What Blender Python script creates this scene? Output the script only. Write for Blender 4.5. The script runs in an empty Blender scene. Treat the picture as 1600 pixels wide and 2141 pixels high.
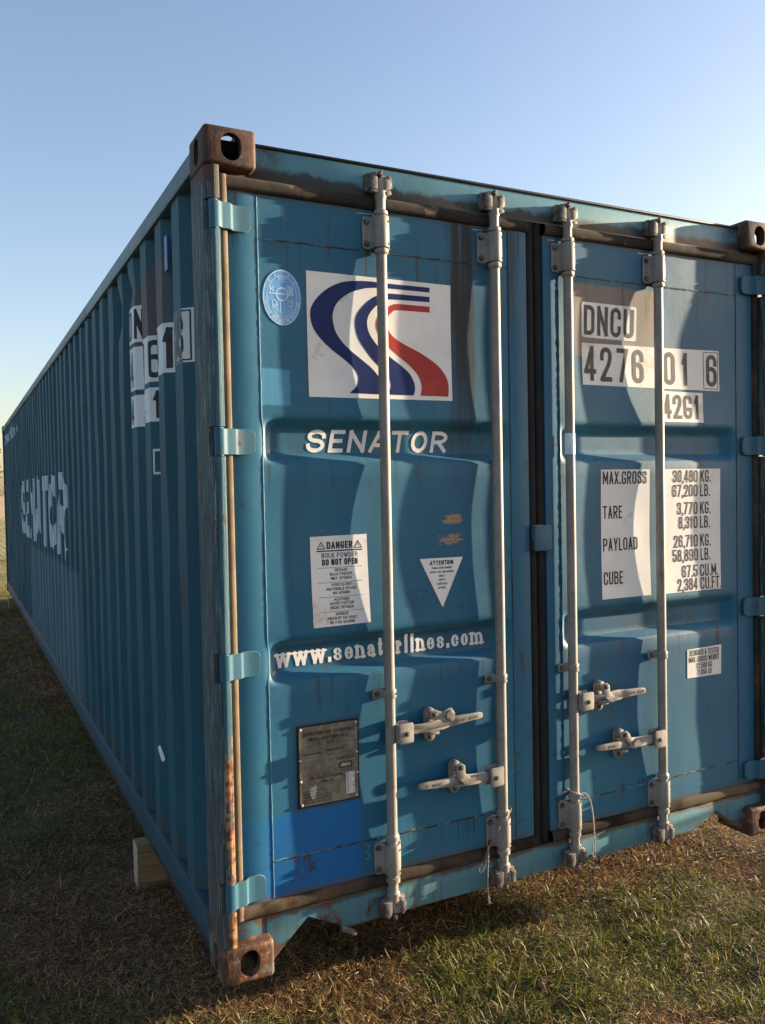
import bpy, bmesh, math, random
import numpy as np
from mathutils import Vector, Matrix
from mathutils.geometry import tessellate_polygon

random.seed(7)
rng = np.random.default_rng(11)
S = bpy.context.scene
COL = S.collection
R = math.radians

# ------------------------------------------------------------------ camera
cam = bpy.data.cameras.new("camera")
cam.sensor_fit = 'HORIZONTAL'
cam.sensor_width = 36.0
cam.lens = 1770.857 / 1600 * 36.0
cam.clip_start = 0.05
cam.clip_end = 6000
co = bpy.data.objects.new("camera", cam)
COL.objects.link(co)
co.matrix_world = Matrix(((0.8928404, 0.0297745, -0.449388, -0.67946677),
                          (-0.4499647, 0.0164776, -0.8928943, -2.47133586),
                          (-0.0191806, 0.9994208, 0.0281093, 1.50595186),
                          (0, 0, 0, 1)))
S.camera = co

# ------------------------------------------------------------------ sky, sun, exposure
SUN_AZ = R(7.4)      # degrees in front of the door plane, sun to the right (+x)
SUN_EL = R(9.2)
sd = Vector((math.cos(SUN_AZ) * math.cos(SUN_EL), -math.sin(SUN_AZ) * math.cos(SUN_EL), math.sin(SUN_EL)))
W = bpy.data.worlds.new("World")
S.world = W
W.use_nodes = True
wn = W.node_tree
wn.nodes.clear()
sky = wn.nodes.new('ShaderNodeTexSky')
sky.sky_type = 'NISHITA'
sky.sun_disc = False
sky.sun_elevation = SUN_EL
sky.sun_rotation = math.atan2(sd.x, sd.y)
sky.altitude = 0
sky.air_density = 1.0
sky.dust_density = 1.4
sky.ozone_density = 1.7
bg = wn.nodes.new('ShaderNodeBackground')
bg.inputs[1].default_value = 0.085
wo = wn.nodes.new('ShaderNodeOutputWorld')
wb = wn.nodes.new('ShaderNodeMix')          # white balance of the picture
wb.data_type = 'RGBA'
wb.blend_type = 'MULTIPLY'
wb.inputs[0].default_value = 1.0
wb.inputs[7].default_value = (1.12, 0.99, 1.0, 1)
wn.links.new(sky.outputs[0], wb.inputs[6])
wn.links.new(wb.outputs[2], bg.inputs[0])
wn.links.new(bg.outputs[0], wo.inputs[0])

sl = bpy.data.lights.new("sun", 'SUN')
sl.energy = 5.0
sl.angle = R(0.53)
sl.color = (1.0, 0.80, 0.56)
so = bpy.data.objects.new("sun", sl)
COL.objects.link(so)
so.rotation_euler = (-sd).to_track_quat('-Z', 'Y').to_euler()
so.location = sd * 40

S.view_settings.view_transform = 'Standard'
S.view_settings.look = 'None'
S.view_settings.exposure = 2.05
S.view_settings.gamma = 1.0
S.view_settings.use_curve_mapping = False
S.render.engine = 'CYCLES'
S.cycles.use_denoising = True
S.cycles.max_bounces = 8

# ------------------------------------------------------------------ materials
class NT:
    def __init__(self, name, rough=0.5, metal=0.0, spec=0.5):
        self.mat = bpy.data.materials.new(name)
        self.mat.use_nodes = True
        self.t = self.mat.node_tree
        self.t.nodes.clear()
        self.out = self.t.nodes.new('ShaderNodeOutputMaterial')
        self.b = self.t.nodes.new('ShaderNodeBsdfPrincipled')
        self.t.links.new(self.b.outputs[0], self.out.inputs[0])
        self.b.inputs['Roughness'].default_value = rough
        self.b.inputs['Metallic'].default_value = metal
        self.b.inputs['Specular IOR Level'].default_value = spec
        self.geo = self.t.nodes.new('ShaderNodeNewGeometry')
        self.pos = self.geo.outputs['Position']
        sp = self.t.nodes.new('ShaderNodeSeparateXYZ')
        self.t.links.new(self.pos, sp.inputs[0])
        self.x, self.y, self.z = sp.outputs
    def link(self, v, sock):
        if isinstance(v, bpy.types.NodeSocket):
            self.t.links.new(v, sock)
        elif isinstance(v, (tuple, list)):
            sock.default_value = tuple(v) + ((1.0,) if len(v) == 3 and sock.type == 'RGBA' else ())
        else:
            sock.default_value = v
    def m(self, op, a, b=0.0, clamp=False):
        n = self.t.nodes.new('ShaderNodeMath')
        n.operation = op
        n.use_clamp = clamp
        self.link(a, n.inputs[0])
        self.link(b, n.inputs[1])
        return n.outputs[0]
    def mul(self, *a):
        o = a[0]
        for k in a[1:]:
            o = self.m('MULTIPLY', o, k)
        return o
    def step(self, x, lo, hi):
        n = self.t.nodes.new('ShaderNodeMapRange')
        n.interpolation_type = 'SMOOTHSTEP'
        if lo > hi:
            n.inputs['From Min'].default_value = hi
            n.inputs['From Max'].default_value = lo
            n.inputs['To Min'].default_value = 1
            n.inputs['To Max'].default_value = 0
        else:
            n.inputs['From Min'].default_value = lo
            n.inputs['From Max'].default_value = hi
        self.link(x, n.inputs['Value'])
        return n.outputs[0]
    def mix(self, f, a, b):
        n = self.t.nodes.new('ShaderNodeMix')
        n.data_type = 'RGBA'
        self.link(f, n.inputs[0])
        self.link(a, n.inputs[6])
        self.link(b, n.inputs[7])
        return n.outputs[2]
    def scaled(self, sx, sy, sz):
        n = self.t.nodes.new('ShaderNodeVectorMath')
        n.operation = 'MULTIPLY'
        self.link(self.pos, n.inputs[0])
        n.inputs[1].default_value = (sx, sy, sz)
        return n.outputs[0]
    def noise(self, scale, detail=4, rough=0.55, vec=None, dist=0.0):
        n = self.t.nodes.new('ShaderNodeTexNoise')
        self.link(vec if vec is not None else self.pos, n.inputs['Vector'])
        n.inputs['Scale'].default_value = scale
        n.inputs['Detail'].default_value = detail
        n.inputs['Roughness'].default_value = rough
        n.inputs['Distortion'].default_value = dist
        return n.outputs[0]
    def voro(self, scale, vec=None, rnd=1.0):
        n = self.t.nodes.new('ShaderNodeTexVoronoi')
        self.link(vec if vec is not None else self.pos, n.inputs['Vector'])
        n.inputs['Scale'].default_value = scale
        n.inputs['Randomness'].default_value = rnd
        return n.outputs['Distance'], n.outputs['Color']
    def box(self, x0, x1, z0, z1, s=0.006, wob=None):
        x, z = self.x, self.z
        if wob is not None:
            x = self.m('ADD', x, wob)
            z = self.m('ADD', z, wob)
        a = self.mul(self.step(x, x0 - s, x0 + s), self.step(x, x1 + s, x1 - s))
        b = self.mul(self.step(z, z0 - s, z0 + s), self.step(z, z1 + s, z1 - s))
        return self.mul(a, b)
    def bump(self, h, strength=0.3, dist=0.002):
        n = self.t.nodes.new('ShaderNodeBump')
        n.inputs['Strength'].default_value = strength
        n.inputs['Distance'].default_value = dist
        self.link(h, n.inputs['Height'])
        self.t.links.new(n.outputs[0], self.b.inputs['Normal'])
    def done(self, c, rough=None):
        self.link(c, self.b.inputs['Base Color'])
        if rough is not None:
            self.link(rough, self.b.inputs['Roughness'])
        return self.mat

RUST = (0.115, 0.042, 0.018)
RUSTL = (0.30, 0.125, 0.05)
RUSTD = (0.045, 0.024, 0.016)
SOOT = (0.040, 0.036, 0.032)
BLUE_A = (0.011, 0.092, 0.172)
BLUE_B = (0.020, 0.117, 0.197)

def paint(name, a=BLUE_A, b=BLUE_B, extra=None, rust=0.66, specks=True, rough=0.46, streak=0.25, sheen=0.10):
    g = NT(name, rough)
    big = g.noise(1.6, 3, 0.5)
    c = g.mix(g.step(big, 0.35, 0.65), a, b)
    mott = g.noise(14, 5, 0.6)
    c = g.mix(g.mul(g.step(mott, 0.45, 0.75), 0.20), c, (0.04, 0.135, 0.19))
    st = g.noise(1.0, 4, 0.6, g.scaled(26, 26, 1.3))
    c = g.mix(g.mul(g.step(st, 0.52, 0.78), streak), c, (0.018, 0.045, 0.058))
    st2 = g.noise(1.0, 3, 0.6, g.scaled(60, 60, 0.8))
    c = g.mix(g.mul(g.step(st2, 0.58, 0.8), streak * 0.6), c, (0.06, 0.135, 0.16))
    if extra:
        c = extra(g, c)
    if specks:
        d, vc = g.voro(9.0)
        sel = g.step(g.noise(2.3, 2), 0.52, 0.60)
        ring = g.m('ADD', g.mul(g.step(d, 0.16, 0.07), 0.35), g.mul(g.step(d, 0.055, 0.03), 0.5))
        c = g.mix(g.mul(ring, sel), c, (0.02, 0.035, 0.045))
        d2, _ = g.voro(37.0)
        sel2 = g.step(g.noise(5.1, 2), 0.60, 0.68)
        c = g.mix(g.mul(g.step(d2, 0.10, 0.04), sel2, 0.8), c, (0.03, 0.03, 0.03))
    rn = g.noise(6.5, 8, 0.68)
    rm = g.step(rn, rust, rust + 0.05)
    rc = g.mix(g.step(g.noise(40, 4), 0.4, 0.6), RUSTD, RUST)
    c = g.mix(g.mul(rm, 0.9), c, rc)
    halo = g.step(rn, rust - 0.05, rust + 0.02)
    c = g.mix(g.mul(halo, 0.3), c, RUST)
    g.bump(g.m('ADD', g.m('ADD', g.mul(g.noise(55, 3), 0.6), g.mul(rm, 0.8)), g.m('ADD', g.mul(g.noise(5.5, 2, 0.4), 3.0), g.mul(g.noise(16, 2, 0.4), 0.9))), 0.18, 0.002)
    g.b.inputs['Specular IOR Level'].default_value = 0.228
    g.b.inputs['Sheen Weight'].default_value = sheen
    g.b.inputs['Sheen Roughness'].default_value = 0.45
    g.b.inputs['Sheen Tint'].default_value = (0.8, 0.85, 0.8, 1)
    rr = g.m('ADD', rough - 0.08, g.mul(mott, 0.2))
    rr = g.m('ADD', rr, g.mul(rm, 0.3))
    return g.done(c, rr)

def door_extra(g, c):
    wob = g.mul(g.m('SUBTRACT', g.noise(9, 4), 0.5), 0.03)
    wv = g.mul(g.m('SUBTRACT', g.noise(1.0, 5, 0.6, g.scaled(40, 40, 2.2)), 0.5), 0.10)
    # brown run-off below the top edge of the left door
    fade = g.step(g.z, 1.35, 2.05)
    str_ = g.noise(1.0, 5, 0.65, g.scaled(55, 55, 1.1))
    s1 = g.mul(g.step(g.m('ADD', g.x, wv), 0.84, 0.895), g.step(g.m('ADD', g.x, wv), 0.985, 0.945), fade)
    c = g.mix(g.mul(s1, g.step(str_, 0.28, 0.56), 0.95), c, (0.022, 0.016, 0.009))
    s2 = g.mul(g.step(g.x, 1.02, 1.05), g.step(g.x, 1.19, 1.12), g.step(g.z, 1.9, 2.3))
    c = g.mix(g.mul(s2, g.step(str_, 0.45, 0.62), 0.7), c, (0.045, 0.033, 0.02))
    # brushed touch-up patches
    br = g.noise(1.0, 4, 0.7, g.scaled(120, 120, 9))
    p1 = g.box(0.178, 0.273, 1.772, 1.886, 0.004, g.mul(g.m('SUBTRACT', g.noise(30, 3), 0.5), 0.012))
    c = g.mix(g.mul(p1, 0.85), c, g.mix(br, (0.04, 0.20, 0.36), (0.09, 0.29, 0.44)))
    p2 = g.mul(g.box(0.08, 0.489, 0.19, 0.478, 0.012, g.mul(g.m('SUBTRACT', g.noise(18, 4), 0.5), 0.02)), g.m('ADD', 0.62, g.mul(g.noise(6, 4), 0.5), True), g.m('ADD', 0.45, g.mul(g.step(g.x, 0.150, 0.180), 0.55)))
    c = g.mix(g.mul(p2, 0.9), c, (0.004, 0.105, 0.33))
    # grey-brown over-painted patch behind the number
    p3 = g.box(1.37, 1.815, 1.99, 2.262, 0.006)
    p3 = g.mul(p3, g.step(g.m('SUBTRACT', g.x, g.mul(g.m('SUBTRACT', 2.30, g.z), 0.25)), 1.33, 1.36))
    c = g.mix(g.mul(p3, 0.9), c, g.mix(g.noise(16, 4), (0.15, 0.125, 0.105), (0.20, 0.17, 0.145)))
    # orange glue left by two old labels
    gn = g.noise(1.0, 6, 0.75, g.scaled(38, 38, 120))
    gw = g.mul(g.m('SUBTRACT', g.noise(24, 4), 0.5), 0.03)
    def smear(cx, cz, rx, rz, thr):
        ex = g.m('DIVIDE', g.m('SUBTRACT', g.m('ADD', g.x, gw), cx), rx)
        ez = g.m('DIVIDE', g.m('SUBTRACT', g.m('ADD', g.z, gw), cz), rz)
        e = g.m('ADD', g.mul(ex, ex), g.mul(ez, ez))
        return g.step(g.m('SUBTRACT', gn, g.mul(e, 0.16)), thr, thr + 0.07)
    p4 = g.m('MAXIMUM', smear(0.868, 1.393, 0.040, 0.018, 0.33), smear(0.856, 1.325, 0.056, 0.023, 0.39))
    c = g.mix(g.mul(p4, 0.8), c, g.mix(g.noise(60, 3), (0.27, 0.15, 0.065), (0.42, 0.28, 0.15)))
    # chalky scratches and dirt caught in the pressed channels
    sc1 = g.noise(1.0, 2, 0.5, g.scaled(9, 9, 160), 1.5)
    c = g.mix(g.mul(g.step(g.m('ABSOLUTE', g.m('SUBTRACT', sc1, 0.5)), 0.0035, 0.001), g.step(g.noise(3.3, 3), 0.56, 0.66), 0.5), c, (0.20, 0.27, 0.28))
    deep = g.step(g.y, 0.066, 0.088)
    c = g.mix(g.mul(deep, g.step(g.noise(7, 6, 0.7), 0.42, 0.66), 0.45), c, (0.02, 0.035, 0.038))
    for zc, kk in ((2.415, 0.34), (2.283, 0.22), (0.334, 0.12), (1.60, 0.16), (0.90, 0.18)):
        dr_ = g.mul(g.step(g.z, zc - kk, zc), g.step(g.z, zc + 0.006, zc - 0.004))
        c = g.mix(g.mul(dr_, g.step(g.noise(1.0, 5, 0.7, g.scaled(34, 34, 1.5)), 0.545, 0.66), 0.75), c, (0.038, 0.026, 0.014))
    # rust runs at the seams and fastenings
    for (x0, x1, z0, z1, k) in ((0.20, 0.40, 0.26, 0.35, .8), (0.28, 0.36, 0.36, 0.50, .6), (0.60, 0.74, 0.895, 0.94, .8), (0.40, 0.47, 0.90, 0.945, .8),
                                (0.16, 0.26, 2.25, 2.28, .6), (0.80, 0.95, 1.0, 1.03, .9), (1.0, 1.2, 0.2, 0.7, .55), (1.27, 1.32, 0.3, 1.0, .55), (1.50, 1.62, 0.56, 0.66, .8),
                                (1.755, 1.80, 0.93, 1.06, .9), (1.74, 1.79, 1.625, 1.66, .9), (0.84, 0.9, 1.585, 1.60, .9), (0.12, 0.30, 0.30, 0.335, .5)):
        rn = g.noise(22 + 9 * (x0 % .3), 6, 0.7)
        c = g.mix(g.mul(g.box(x0, x1, z0, z1, 0.02, wob), g.step(rn, 0.54, 0.62), k * 0.9), c, g.mix(g.noise(50, 3), (0.022, 0.020, 0.012), (0.085, 0.040, 0.018)))
    # grime at the very top and bottom of the leaves
    gr = g.m('MAXIMUM', g.step(g.m('ADD', g.z, wob), 0.245, 0.21), g.step(g.m('ADD', g.z, wob), 2.40, 2.43))
    c = g.mix(g.mul(gr, 0.7), c, (0.08, 0.06, 0.045))
    # plate surround
    pl = g.box(0.262, 0.492, 0.478, 0.756, 0.014, wob)
    c = g.mix(g.mul(pl, 0.55), c, (0.03, 0.04, 0.04))
    return c

def header_extra(g, c):
    n1 = g.noise(14, 6, 0.7)
    n2 = g.noise(1.0, 4, 0.6, g.scaled(70, 70, 9))
    k = g.step(g.m('ADD', g.z, g.mul(g.m('SUBTRACT', n1, 0.5), 0.07)), 2.510, 2.486)
    c = g.mix(g.mul(k, 0.9), c, (0.032, 0.025, 0.019))
    c = g.mix(g.mul(g.step(n2, 0.55, 0.75), 0.25), c, (0.08, 0.10, 0.09))
    ends = g.m('MAXIMUM', g.step(g.x, 0.30, 0.18), g.step(g.x, 2.14, 2.25))
    c = g.mix(g.mul(ends, g.step(n1, 0.35, 0.6), 0.8), c, (0.045, 0.032, 0.024))
    top = g.step(g.z, 2.557, 2.562)
    return g.mix(top, c, (0.03, 0.025, 0.024))

def sill_extra(g, c):
    n1 = g.noise(13, 6, 0.7)
    n2 = g.noise(1.0, 4, 0.65, g.scaled(45, 45, 5))
    c = g.mix(g.mul(g.step(n2, 0.50, 0.72), 0.6), c, (0.07, 0.055, 0.038))
    k = g.step(g.m('ADD', g.z, g.mul(g.m('SUBTRACT', n1, 0.5), 0.05)), 0.148, 0.166)
    c = g.mix(g.mul(k, 0.85), c, (0.05, 0.03, 0.018))
    low = g.step(g.m('ADD', g.z, g.mul(g.m('SUBTRACT', n1, 0.5), 0.02)), 0.076, 0.068)
    c = g.mix(g.mul(low, 0.7), c, RUST)
    ends = g.step(g.m('ADD', g.x, g.mul(n1, 0.12)), 0.33, 0.22)
    return g.mix(g.mul(ends, g.step(n1, 0.46, 0.58), 0.7), c, RUST)

def side_extra(g, c):
    n1 = g.noise(12, 5, 0.7)
    low = g.step(g.m('ADD', g.z, g.mul(g.m('SUBTRACT', n1, 0.5), 0.12)), 0.30, 0.16)
    c = g.mix(g.mul(low, 0.55), c, (0.055, 0.05, 0.04))
    # dark over-painted block above the number
    k = g.mul(g.step(g.y, 0.62, 0.66), g.step(g.y, 1.36, 1.32), g.step(g.z, 2.02, 2.10), g.step(g.m('ADD', g.z, g.mul(n1, 0.1)), 2.48, 2.36))
    c = g.mix(g.mul(k, 0.85), c, (0.085, 0.062, 0.055))
    # paler, cleaner zone low down in the middle of the wall
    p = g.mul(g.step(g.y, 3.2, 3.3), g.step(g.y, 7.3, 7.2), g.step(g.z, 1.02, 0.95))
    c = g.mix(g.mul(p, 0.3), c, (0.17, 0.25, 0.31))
    r = g.mul(g.step(g.m('ABSOLUTE', g.m('SUBTRACT', g.y, 0.455)), 0.05, 0.02), g.step(g.m('ABSOLUTE', g.m('SUBTRACT', g.z, 1.16)), 0.07, 0.04))
    return g.mix(g.mul(r, 0.8), c, (0.05, 0.035, 0.025))

M = {}
M['paint'] = paint('blue_paint')
M['door'] = paint('blue_door_paint', extra=door_extra, rust=0.70)
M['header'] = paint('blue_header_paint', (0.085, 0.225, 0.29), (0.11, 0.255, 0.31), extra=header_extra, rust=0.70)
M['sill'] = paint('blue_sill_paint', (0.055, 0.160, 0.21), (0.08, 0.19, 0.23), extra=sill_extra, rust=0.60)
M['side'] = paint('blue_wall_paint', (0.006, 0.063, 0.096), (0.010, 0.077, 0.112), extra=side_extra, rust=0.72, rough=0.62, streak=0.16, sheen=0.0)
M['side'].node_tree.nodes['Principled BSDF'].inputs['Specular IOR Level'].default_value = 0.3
M['hinge'] = paint('blue_hinge_paint', (0.020, 0.088, 0.138), (0.032, 0.108, 0.155), rust=0.615, rough=0.55)
M['rail'] = paint('grey_rail_paint', (0.085, 0.145, 0.175), (0.12, 0.18, 0.20), rust=0.69, specks=False, streak=0.4)
M['base_rail'] = paint('blue_rail_paint', (0.014, 0.045, 0.07), (0.020, 0.055, 0.08), rust=0.66, streak=0.4)

def mat_post():
    g = NT('scraped_post_paint', 0.62, spec=0.3)
    n = g.noise(1.0, 8, 0.75, g.scaled(70, 70, 2.6))
    n2 = g.noise(1.0, 6, 0.75, g.scaled(190, 190, 6.5))
    n3 = g.noise(1.0, 7, 0.72, g.scaled(110, 110, 5))
    c = g.mix(g.step(n, 0.40, 0.55), (0.010, 0.032, 0.044), (0.048, 0.086, 0.100))
    brown = g.step(g.m('ADD', g.noise(1.0, 6, 0.7, g.scaled(36, 36, 1.7)), g.mul(g.step(g.z, 0.8, 0.1), 0.13)), 0.53, 0.61)
    c = g.mix(g.mul(brown, 0.42), c, g.mix(n3, (0.018, 0.012, 0.009), (0.085, 0.045, 0.026)))
    c = g.mix(g.mul(g.step(n2, 0.545, 0.60), 0.95), c, (0.25, 0.265, 0.25))
    orn = g.step(g.m('ADD', g.noise(1.0, 6, 0.75, g.scaled(55, 55, 4.5)), g.mul(g.step(g.z, 1.3, 0.2), 0.06)), 0.61, 0.66)
    c = g.mix(g.mul(orn, 0.85), c, g.mix(n3, (0.07, 0.030, 0.014), (0.26, 0.125, 0.055)))
    c = g.mix(g.mul(g.step(n3, 0.395, 0.35), 0.85), c, (0.012, 0.010, 0.009))
    rz = g.m('ADD', g.noise(6, 6, 0.7), g.mul(g.step(g.z, 0.55, 0.1), 0.12))
    rz = g.m('ADD', rz, g.mul(g.step(g.z, 2.30, 2.47), 0.22))
    c = g.mix(g.step(rz, 0.59, 0.67), c, g.mix(n, RUSTD, RUST))
    # the front edge keeps more of its blue in the upper part; low down it is bare and rusty
    fr = g.step(g.y, 0.0095, 0.0045)
    fn = g.m('ADD', g.noise(1.0, 7, 0.72, g.scaled(48, 48, 4)), g.mul(g.step(g.z, 1.15, 0.35), 0.25))
    fc = g.mix(g.step(fn, 0.635, 0.67), g.mix(g.step(n3, 0.42, 0.6), (0.015, 0.085, 0.13), (0.05, 0.135, 0.165)), g.mix(g.step(g.noise(35, 5), 0.4, 0.6), (0.10, 0.04, 0.018), (0.40, 0.20, 0.085)))
    chip = g.m('ADD', g.noise(1.0, 6, 0.75, g.scaled(42, 42, 9)), 0.0)
    fc = g.mix(g.step(chip, 0.635, 0.665), fc, (0.030, 0.016, 0.010))
    fc = g.mix(g.mul(g.step(g.z, 2.28, 2.36), 0.9), fc, (0.05, 0.035, 0.026))
    c = g.mix(fr, c, fc)
    g.bump(g.m('ADD', n, n2), 0.8, 0.004)
    return g.done(c, 0.62)
M['post'] = mat_post()

def mat_rust(name, dark=0.5, paintpatch=0.64, k=1.0):
    g = NT(name, 0.75)
    n = g.noise(18, 8, 0.68)
    c = g.mix(g.step(n, 0.36, 0.62), tuple(v * k for v in RUSTD), tuple(v * k for v in RUST))
    c = g.mix(g.mul(g.step(g.noise(34, 6, 0.7), 0.50, 0.66), 1 - dark), c, RUSTL)
    c = g.mix(g.mul(g.step(g.noise(9, 6, 0.65), paintpatch, paintpatch + 0.04), 0.85), c, (0.075, 0.10, 0.095))
    g.bump(g.m('ADD', n, g.mul(g.noise(90, 4), 0.4)), 0.55, 0.004)
    return g.done(c)
M['rust_top'] = mat_rust('dark_rusted_casting', 0.92, 0.60, 0.55)
M['rust_low'] = mat_rust('orange_rusted_casting', 0.05, 0.55, 0.85)

def mat_simple(name, a, b, scale=20, rough=0.6, metal=0.0, bump=0.15, lo=0.4, hi=0.62, third=None, thr=0.64, vec=None):
    g = NT(name, rough, metal)
    n = g.noise(scale, 5, 0.62, g.scaled(*vec) if vec else None)
    c = g.mix(g.step(n, lo, hi), a, b)
    if third:
        c = g.mix(g.mul(g.step(g.noise(scale * 0.7 + 3, 7, 0.7), thr, thr + 0.05), 0.85), c, third)
    if bump:
        g.bump(n, bump, 0.002)
    return g.done(c)
M['galv'] = mat_simple('weathered_galvanised_steel', (0.165, 0.152, 0.138), (0.205, 0.190, 0.172), 9, 0.55, 0.0, 0.08, third=(0.15, 0.11, 0.08), thr=0.68)
def mat_galv():
    g = NT('weathered_galvanised_steel', 0.55, spec=0.4)
    n = g.noise(8, 5, 0.62)
    c = g.mix(g.step(n, 0.38, 0.64), (0.175, 0.163, 0.148), (0.225, 0.211, 0.192))
    fl = g.noise(45, 5, 0.7)
    c = g.mix(g.mul(g.step(fl, 0.60, 0.68), 0.5), c, (0.26, 0.25, 0.23))
    c = g.mix(g.mul(g.step(fl, 0.40, 0.33), 0.55), c, (0.075, 0.065, 0.055))
    run = g.noise(1.0, 5, 0.7, g.scaled(120, 120, 5))
    c = g.mix(g.mul(g.step(run, 0.58, 0.68), 0.55), c, (0.095, 0.065, 0.042))
    rz = g.m('ADD', g.mul(g.step(g.z, 0.22, 0.10), 0.16), g.mul(g.step(g.z, 2.42, 2.52), 0.12))
    rn = g.m('ADD', g.noise(30, 6, 0.72), rz)
    c = g.mix(g.step(rn, 0.66, 0.72), c, g.mix(g.step(n, 0.4, 0.6), (0.05, 0.026, 0.015), (0.16, 0.065, 0.028)))
    g.bump(fl, 0.2, 0.0015)
    return g.done(c)
M['galv'] = mat_galv()
M['galv_dark'] = mat_simple('grimy_galvanised_steel', (0.055, 0.05, 0.048), (0.15, 0.14, 0.13), 40, 0.65, 0.0, 0.3, third=RUST, thr=0.57)
M['rail_lip'] = mat_simple('dark_rail_lip', (0.006, 0.010, 0.013), (0.020, 0.022, 0.022), 14, 0.7, 0, 0.2, third=RUSTD, thr=0.58)  # near-black tone for the lip below the rail, with rust spots
M['bolt'] = mat_simple('dull_bolt_steel', (0.055, 0.052, 0.05), (0.13, 0.12, 0.115), 60, 0.55, 0.2, 0.2, third=RUST, thr=0.57)
M['hole'] = mat_simple('black_hole', (0.008, 0.008, 0.008), (0.015, 0.014, 0.013), 20, 0.9, 0, 0)
M['gasket_tan'] = mat_simple('dusty_tan_rubber', (0.095, 0.066, 0.040), (0.14, 0.10, 0.064), 9, 0.9, 0, 0.1)
M['gasket_brown'] = mat_simple('sooty_brown_rubber', (0.012, 0.010, 0.009), (0.052, 0.038, 0.027), 4, 0.95, 0, 0.15, third=(0.12, 0.09, 0.062), thr=0.60)
def mat_low_gasket():
    g = NT('dusty_lit_lower_rubber', 0.95, spec=0.2)
    n = g.noise(5, 5, 0.65)
    c = g.mix(g.step(n, 0.4, 0.62), (0.012, 0.010, 0.009), (0.055, 0.040, 0.028))
    d = g.m('ADD', g.step(g.x, 0.55, 0.15), g.mul(g.step(g.x, 1.86, 1.95), 0.8))
    c = g.mix(g.mul(d, g.step(g.noise(9, 4), 0.30, 0.55), 0.9), c, (0.125, 0.092, 0.060))  # tan dust towards both ends; sunlight on the left end painted in
    c = g.mix(g.mul(g.step(g.noise(16, 6, 0.7), 0.60, 0.66), 0.6), c, (0.10, 0.045, 0.02))
    return g.done(c)
M['gasket_low'] = mat_low_gasket()
M['gasket_black'] = mat_simple('black_rubber', (0.005, 0.005, 0.006), (0.012, 0.011, 0.010), 12, 0.95, 0, 0.1)
M['seam'] = mat_simple('rough_weld_bead', (0.09, 0.17, 0.20), (0.02, 0.018, 0.014), 34, 0.5, 0, 0.5, lo=0.40, hi=0.52, third=RUST, thr=0.55)
M['seam_lit'] = mat_simple('sunlit_weld_bead', (0.08, 0.20, 0.27), (0.12, 0.25, 0.31), 20, 0.4, 0, 0.1)  # paler blue puts the sunlit edge of the bead into the colour
M['white'] = mat_simple('white_vinyl', (0.66, 0.65, 0.63), (0.72, 0.71, 0.69), 7, 0.42, 0, 0, third=(0.56, 0.52, 0.45), thr=0.60)
M['ink'] = mat_simple('faded_black_ink', (0.020, 0.020, 0.022), (0.035, 0.035, 0.036), 25, 0.5, 0, 0)
M['grey_ink'] = mat_simple('worn_grey_ink', (0.050, 0.050, 0.048), (0.085, 0.083, 0.078), 25, 0.5, 0, 0)
M['navy'] = mat_simple('navy_vinyl', (0.003, 0.013, 0.085), (0.005, 0.018, 0.105), 12, 0.4, 0, 0)
M['red'] = mat_simple('red_vinyl', (0.30, 0.028, 0.026), (0.36, 0.038, 0.034), 12, 0.4, 0, 0)
for nm_ in ('navy', 'red', 'ink', 'grey_ink', 'white'):
    M[nm_].node_tree.nodes['Principled BSDF'].inputs['Specular IOR Level'].default_value = 0.18
M['seal'] = mat_simple('pale_blue_vinyl', (0.08, 0.27, 0.56), (0.14, 0.34, 0.62), 30, 0.4, 0, 0, third=(0.22, 0.42, 0.66), thr=0.56)
M['seal_ink'] = mat_simple('white_seal_print', (0.34, 0.52, 0.72), (0.46, 0.62, 0.78), 40, 0.45, 0, 0)
M['plate'] = mat_simple('tarnished_brass_plate', (0.12, 0.108, 0.080), (0.19, 0.175, 0.135), 30, 0.5, 0.15, 0.2, third=(0.22, 0.20, 0.16), thr=0.6)
M['plate_ink'] = mat_simple('etched_plate_print', (0.02, 0.019, 0.016), (0.04, 0.038, 0.03), 30, 0.5, 0, 0)
M['scuff'] = mat_simple('pale_scuff', (0.34, 0.33, 0.31), (0.46, 0.45, 0.43), 60, 0.7, 0, 0)
M['tape'] = mat_simple('pale_blue_tape', (0.30, 0.56, 0.72), (0.62, 0.72, 0.78), 22, 0.4, 0, 0, lo=0.45, hi=0.52)
M['blue_strip'] = mat_simple('bright_blue_plastic', (0.01, 0.07, 0.21), (0.015, 0.09, 0.25), 20, 0.4, 0, 0)
def mat_side_letters(name, a, b, under, thr):
    g = NT(name, 0.55)
    n = g.noise(11, 7, 0.72)
    c = g.mix(g.step(g.noise(3, 3), 0.4, 0.6), a, b)
    c = g.mix(g.step(n, thr, thr + 0.03), c, under)
    # film scraped off the proud rib next to the door end
    rub = g.mul(g.step(g.m('ABSOLUTE', g.m('SUBTRACT', g.y, 0.436)), 0.056, 0.050), g.step(g.noise(16, 6, 0.75), 0.40, 0.46))
    c = g.mix(rub, c, under)
    rub2 = g.mul(g.step(g.m('ABSOLUTE', g.m('SUBTRACT', g.m('MODULO', g.m('SUBTRACT', g.y, 0.385), 0.2735), 0.098)), 0.014, 0.008), g.step(g.noise(30, 6, 0.75), 0.47, 0.52))
    c = g.mix(rub2, c, under)
    return g.done(c)
M['side_white'] = mat_side_letters('worn_white_wall_vinyl', (0.52, 0.55, 0.57), (0.60, 0.62, 0.63), (0.05, 0.08, 0.10), 0.68)
M['side_letter'] = mat_side_letters('pale_blue_wall_lettering', (0.33, 0.43, 0.52), (0.40, 0.50, 0.58), (0.03, 0.09, 0.14), 0.68)
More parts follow.
